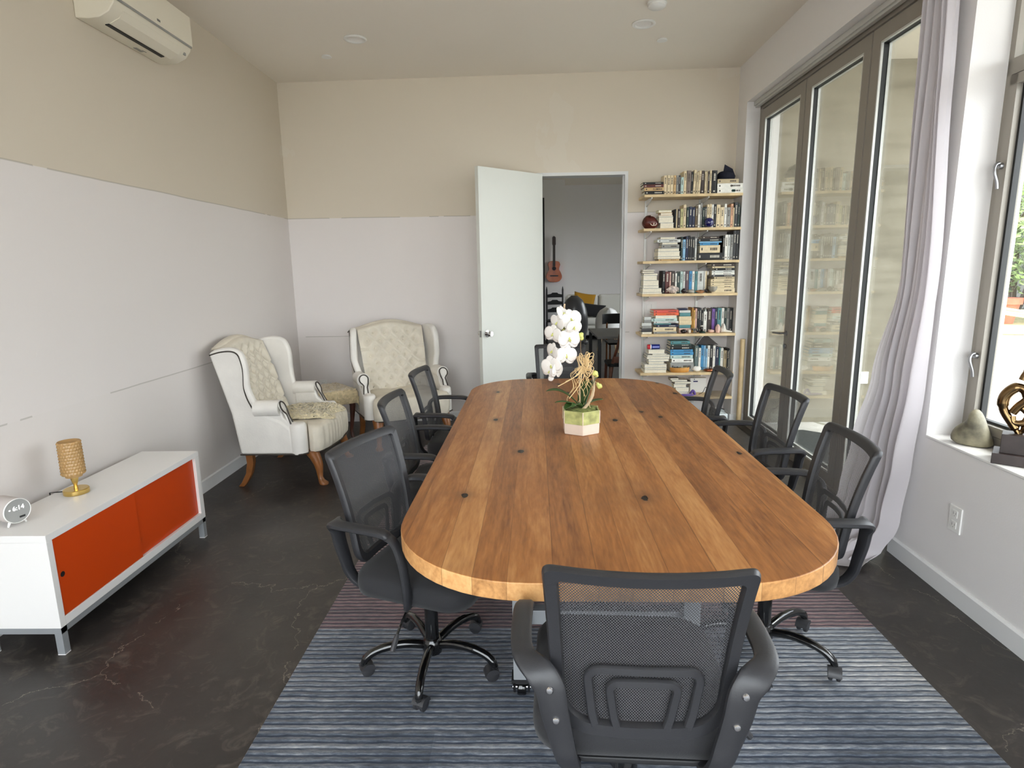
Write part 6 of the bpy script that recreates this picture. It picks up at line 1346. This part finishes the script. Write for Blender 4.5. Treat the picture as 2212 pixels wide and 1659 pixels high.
# ---------------------------------------------------------------- light, camera
def build_light():
    w = bpy.data.worlds.new('overcast_sky'); scene.world = w; w.use_nodes = True
    n, l = nodes(w); bg = n['Background']
    tc = n.new('ShaderNodeTexCoord'); sp = n.new('ShaderNodeSeparateXYZ'); l.new(tc.outputs['Generated'], sp.inputs[0])
    c = ramp(n, l, math_node(n, l, 'MULTIPLY_ADD', sp.outputs[2], 0.5, 0.5), [(0.45, (0.56, 0.55, 0.57, 1)), (0.52, (0.95, 0.94, 1.0, 1)), (1.0, (0.82, 0.86, 1.0, 1))])
    l.new(c, bg.inputs[0]); bg.inputs[1].default_value = SKY
    s = bpy.data.lights.new('hazy_sun', 'SUN'); s.energy = SUN; s.angle = R(24); s.color = (1.0, 0.97, 0.93)
    o = bpy.data.objects.new('hazy_sun', s); col.objects.link(o)
    o.rotation_euler = Vector((-0.62, 0.42, -1.0)).to_track_quat('-Z', 'Y').to_euler()

def build_camera():
    c = bpy.data.cameras.new('camera'); o = bpy.data.objects.new('camera', c); col.objects.link(o)
    c.sensor_width = 36; c.sensor_fit = 'HORIZONTAL'; c.lens = FPX / 2212 * 36; c.clip_start = 0.02; c.clip_end = 200
    m = Matrix(CAMR).to_4x4(); m.translation = (0, 0, 1.535); o.matrix_world = m
    scene.camera = o

def main():
    setup_materials()
    M['digits'] = mat('clock_digits', (250, 250, 246), 0.5)
    e = M['digits'].node_tree.nodes['Principled BSDF']; e.inputs['Emission Color'].default_value = (1, 1, 1, 1); e.inputs['Emission Strength'].default_value = 0.8
    M['dishglass'] = mat('clear_glass', (236, 240, 238), 0.05, trans=0.85); M['pebble_olive'] = mat('olive_pebble', (134, 124, 84), 0.6, noise=(20, 0.2))
    M['slate'] = mat('grey_laminate', (112, 112, 110), 0.45); M['sofa'] = mat('white_sofa_cloth', (222, 220, 212), 0.9, bump=(90, 0.1)); M['mustard'] = mat('mustard_cloth', (186, 136, 34), 0.9)
    M['shell_grey'] = mat('grey_shell_leather', (92, 92, 94), 0.3, coat=0.3); M['chair_brown'] = mat('teak', (110, 64, 44), 0.4, noise=(14, 0.2))
    M['soil'] = mat('garden_soil', (150, 145, 134), 0.95, noise=(3, 0.2)); M['mat_dark'] = mat('rubber_mat', (52, 56, 56), 0.9, noise=(40, 0.2)); M['lawn'] = mat('dry_grass', (186, 176, 128), 0.95, noise=(9, 0.25), bump=(30, 0.6))
    M['leaf_bright'] = mat('bright_leaf', (126, 146, 82), 0.5, noise=(2, 0.25)); M['leaf_dark'] = mat('dark_leaf', (70, 86, 60), 0.5, noise=(2, 0.25)); M['leaf_olive'] = mat('olive_leaf', (100, 112, 78), 0.5, noise=(2, 0.25))
    M['bark'] = mat('bark', (92, 78, 62), 0.9); M['terracotta'] = mat('terracotta', (196, 110, 84), 0.8, noise=(8, 0.15)); M['hose'] = mat('pale_hose', (222, 210, 176), 0.6); M['driftwood'] = mat('driftwood', (206, 198, 182), 0.8, noise=(6, 0.15))
    M['glass_dark'] = mat('dark_window_glass', (40, 44, 48), 0.1)
    build_room(); build_glazing(); build_fittings()
    build_table(); place_chairs(); build_armchairs(); build_sideboard()
    build_bookshelf(); build_books(); build_ornaments(); build_orchid(); build_sill_objects()
    build_studio(); build_outside(); build_light(); build_camera()
    vs = scene.view_settings; vs.view_transform = 'Standard'; vs.look = 'None'; vs.gamma = 1; vs.use_curve_mapping = False; vs.exposure = EXPOSURE
    scene.display_settings.display_device = 'sRGB'
    cy = scene.cycles; cy.max_bounces = 10; cy.diffuse_bounces = 5; cy.glossy_bounces = 4; cy.transmission_bounces = 8; cy.transparent_max_bounces = 16; cy.sample_clamp_indirect = 6; cy.caustics_reflective = False; cy.caustics_refractive = False

main()
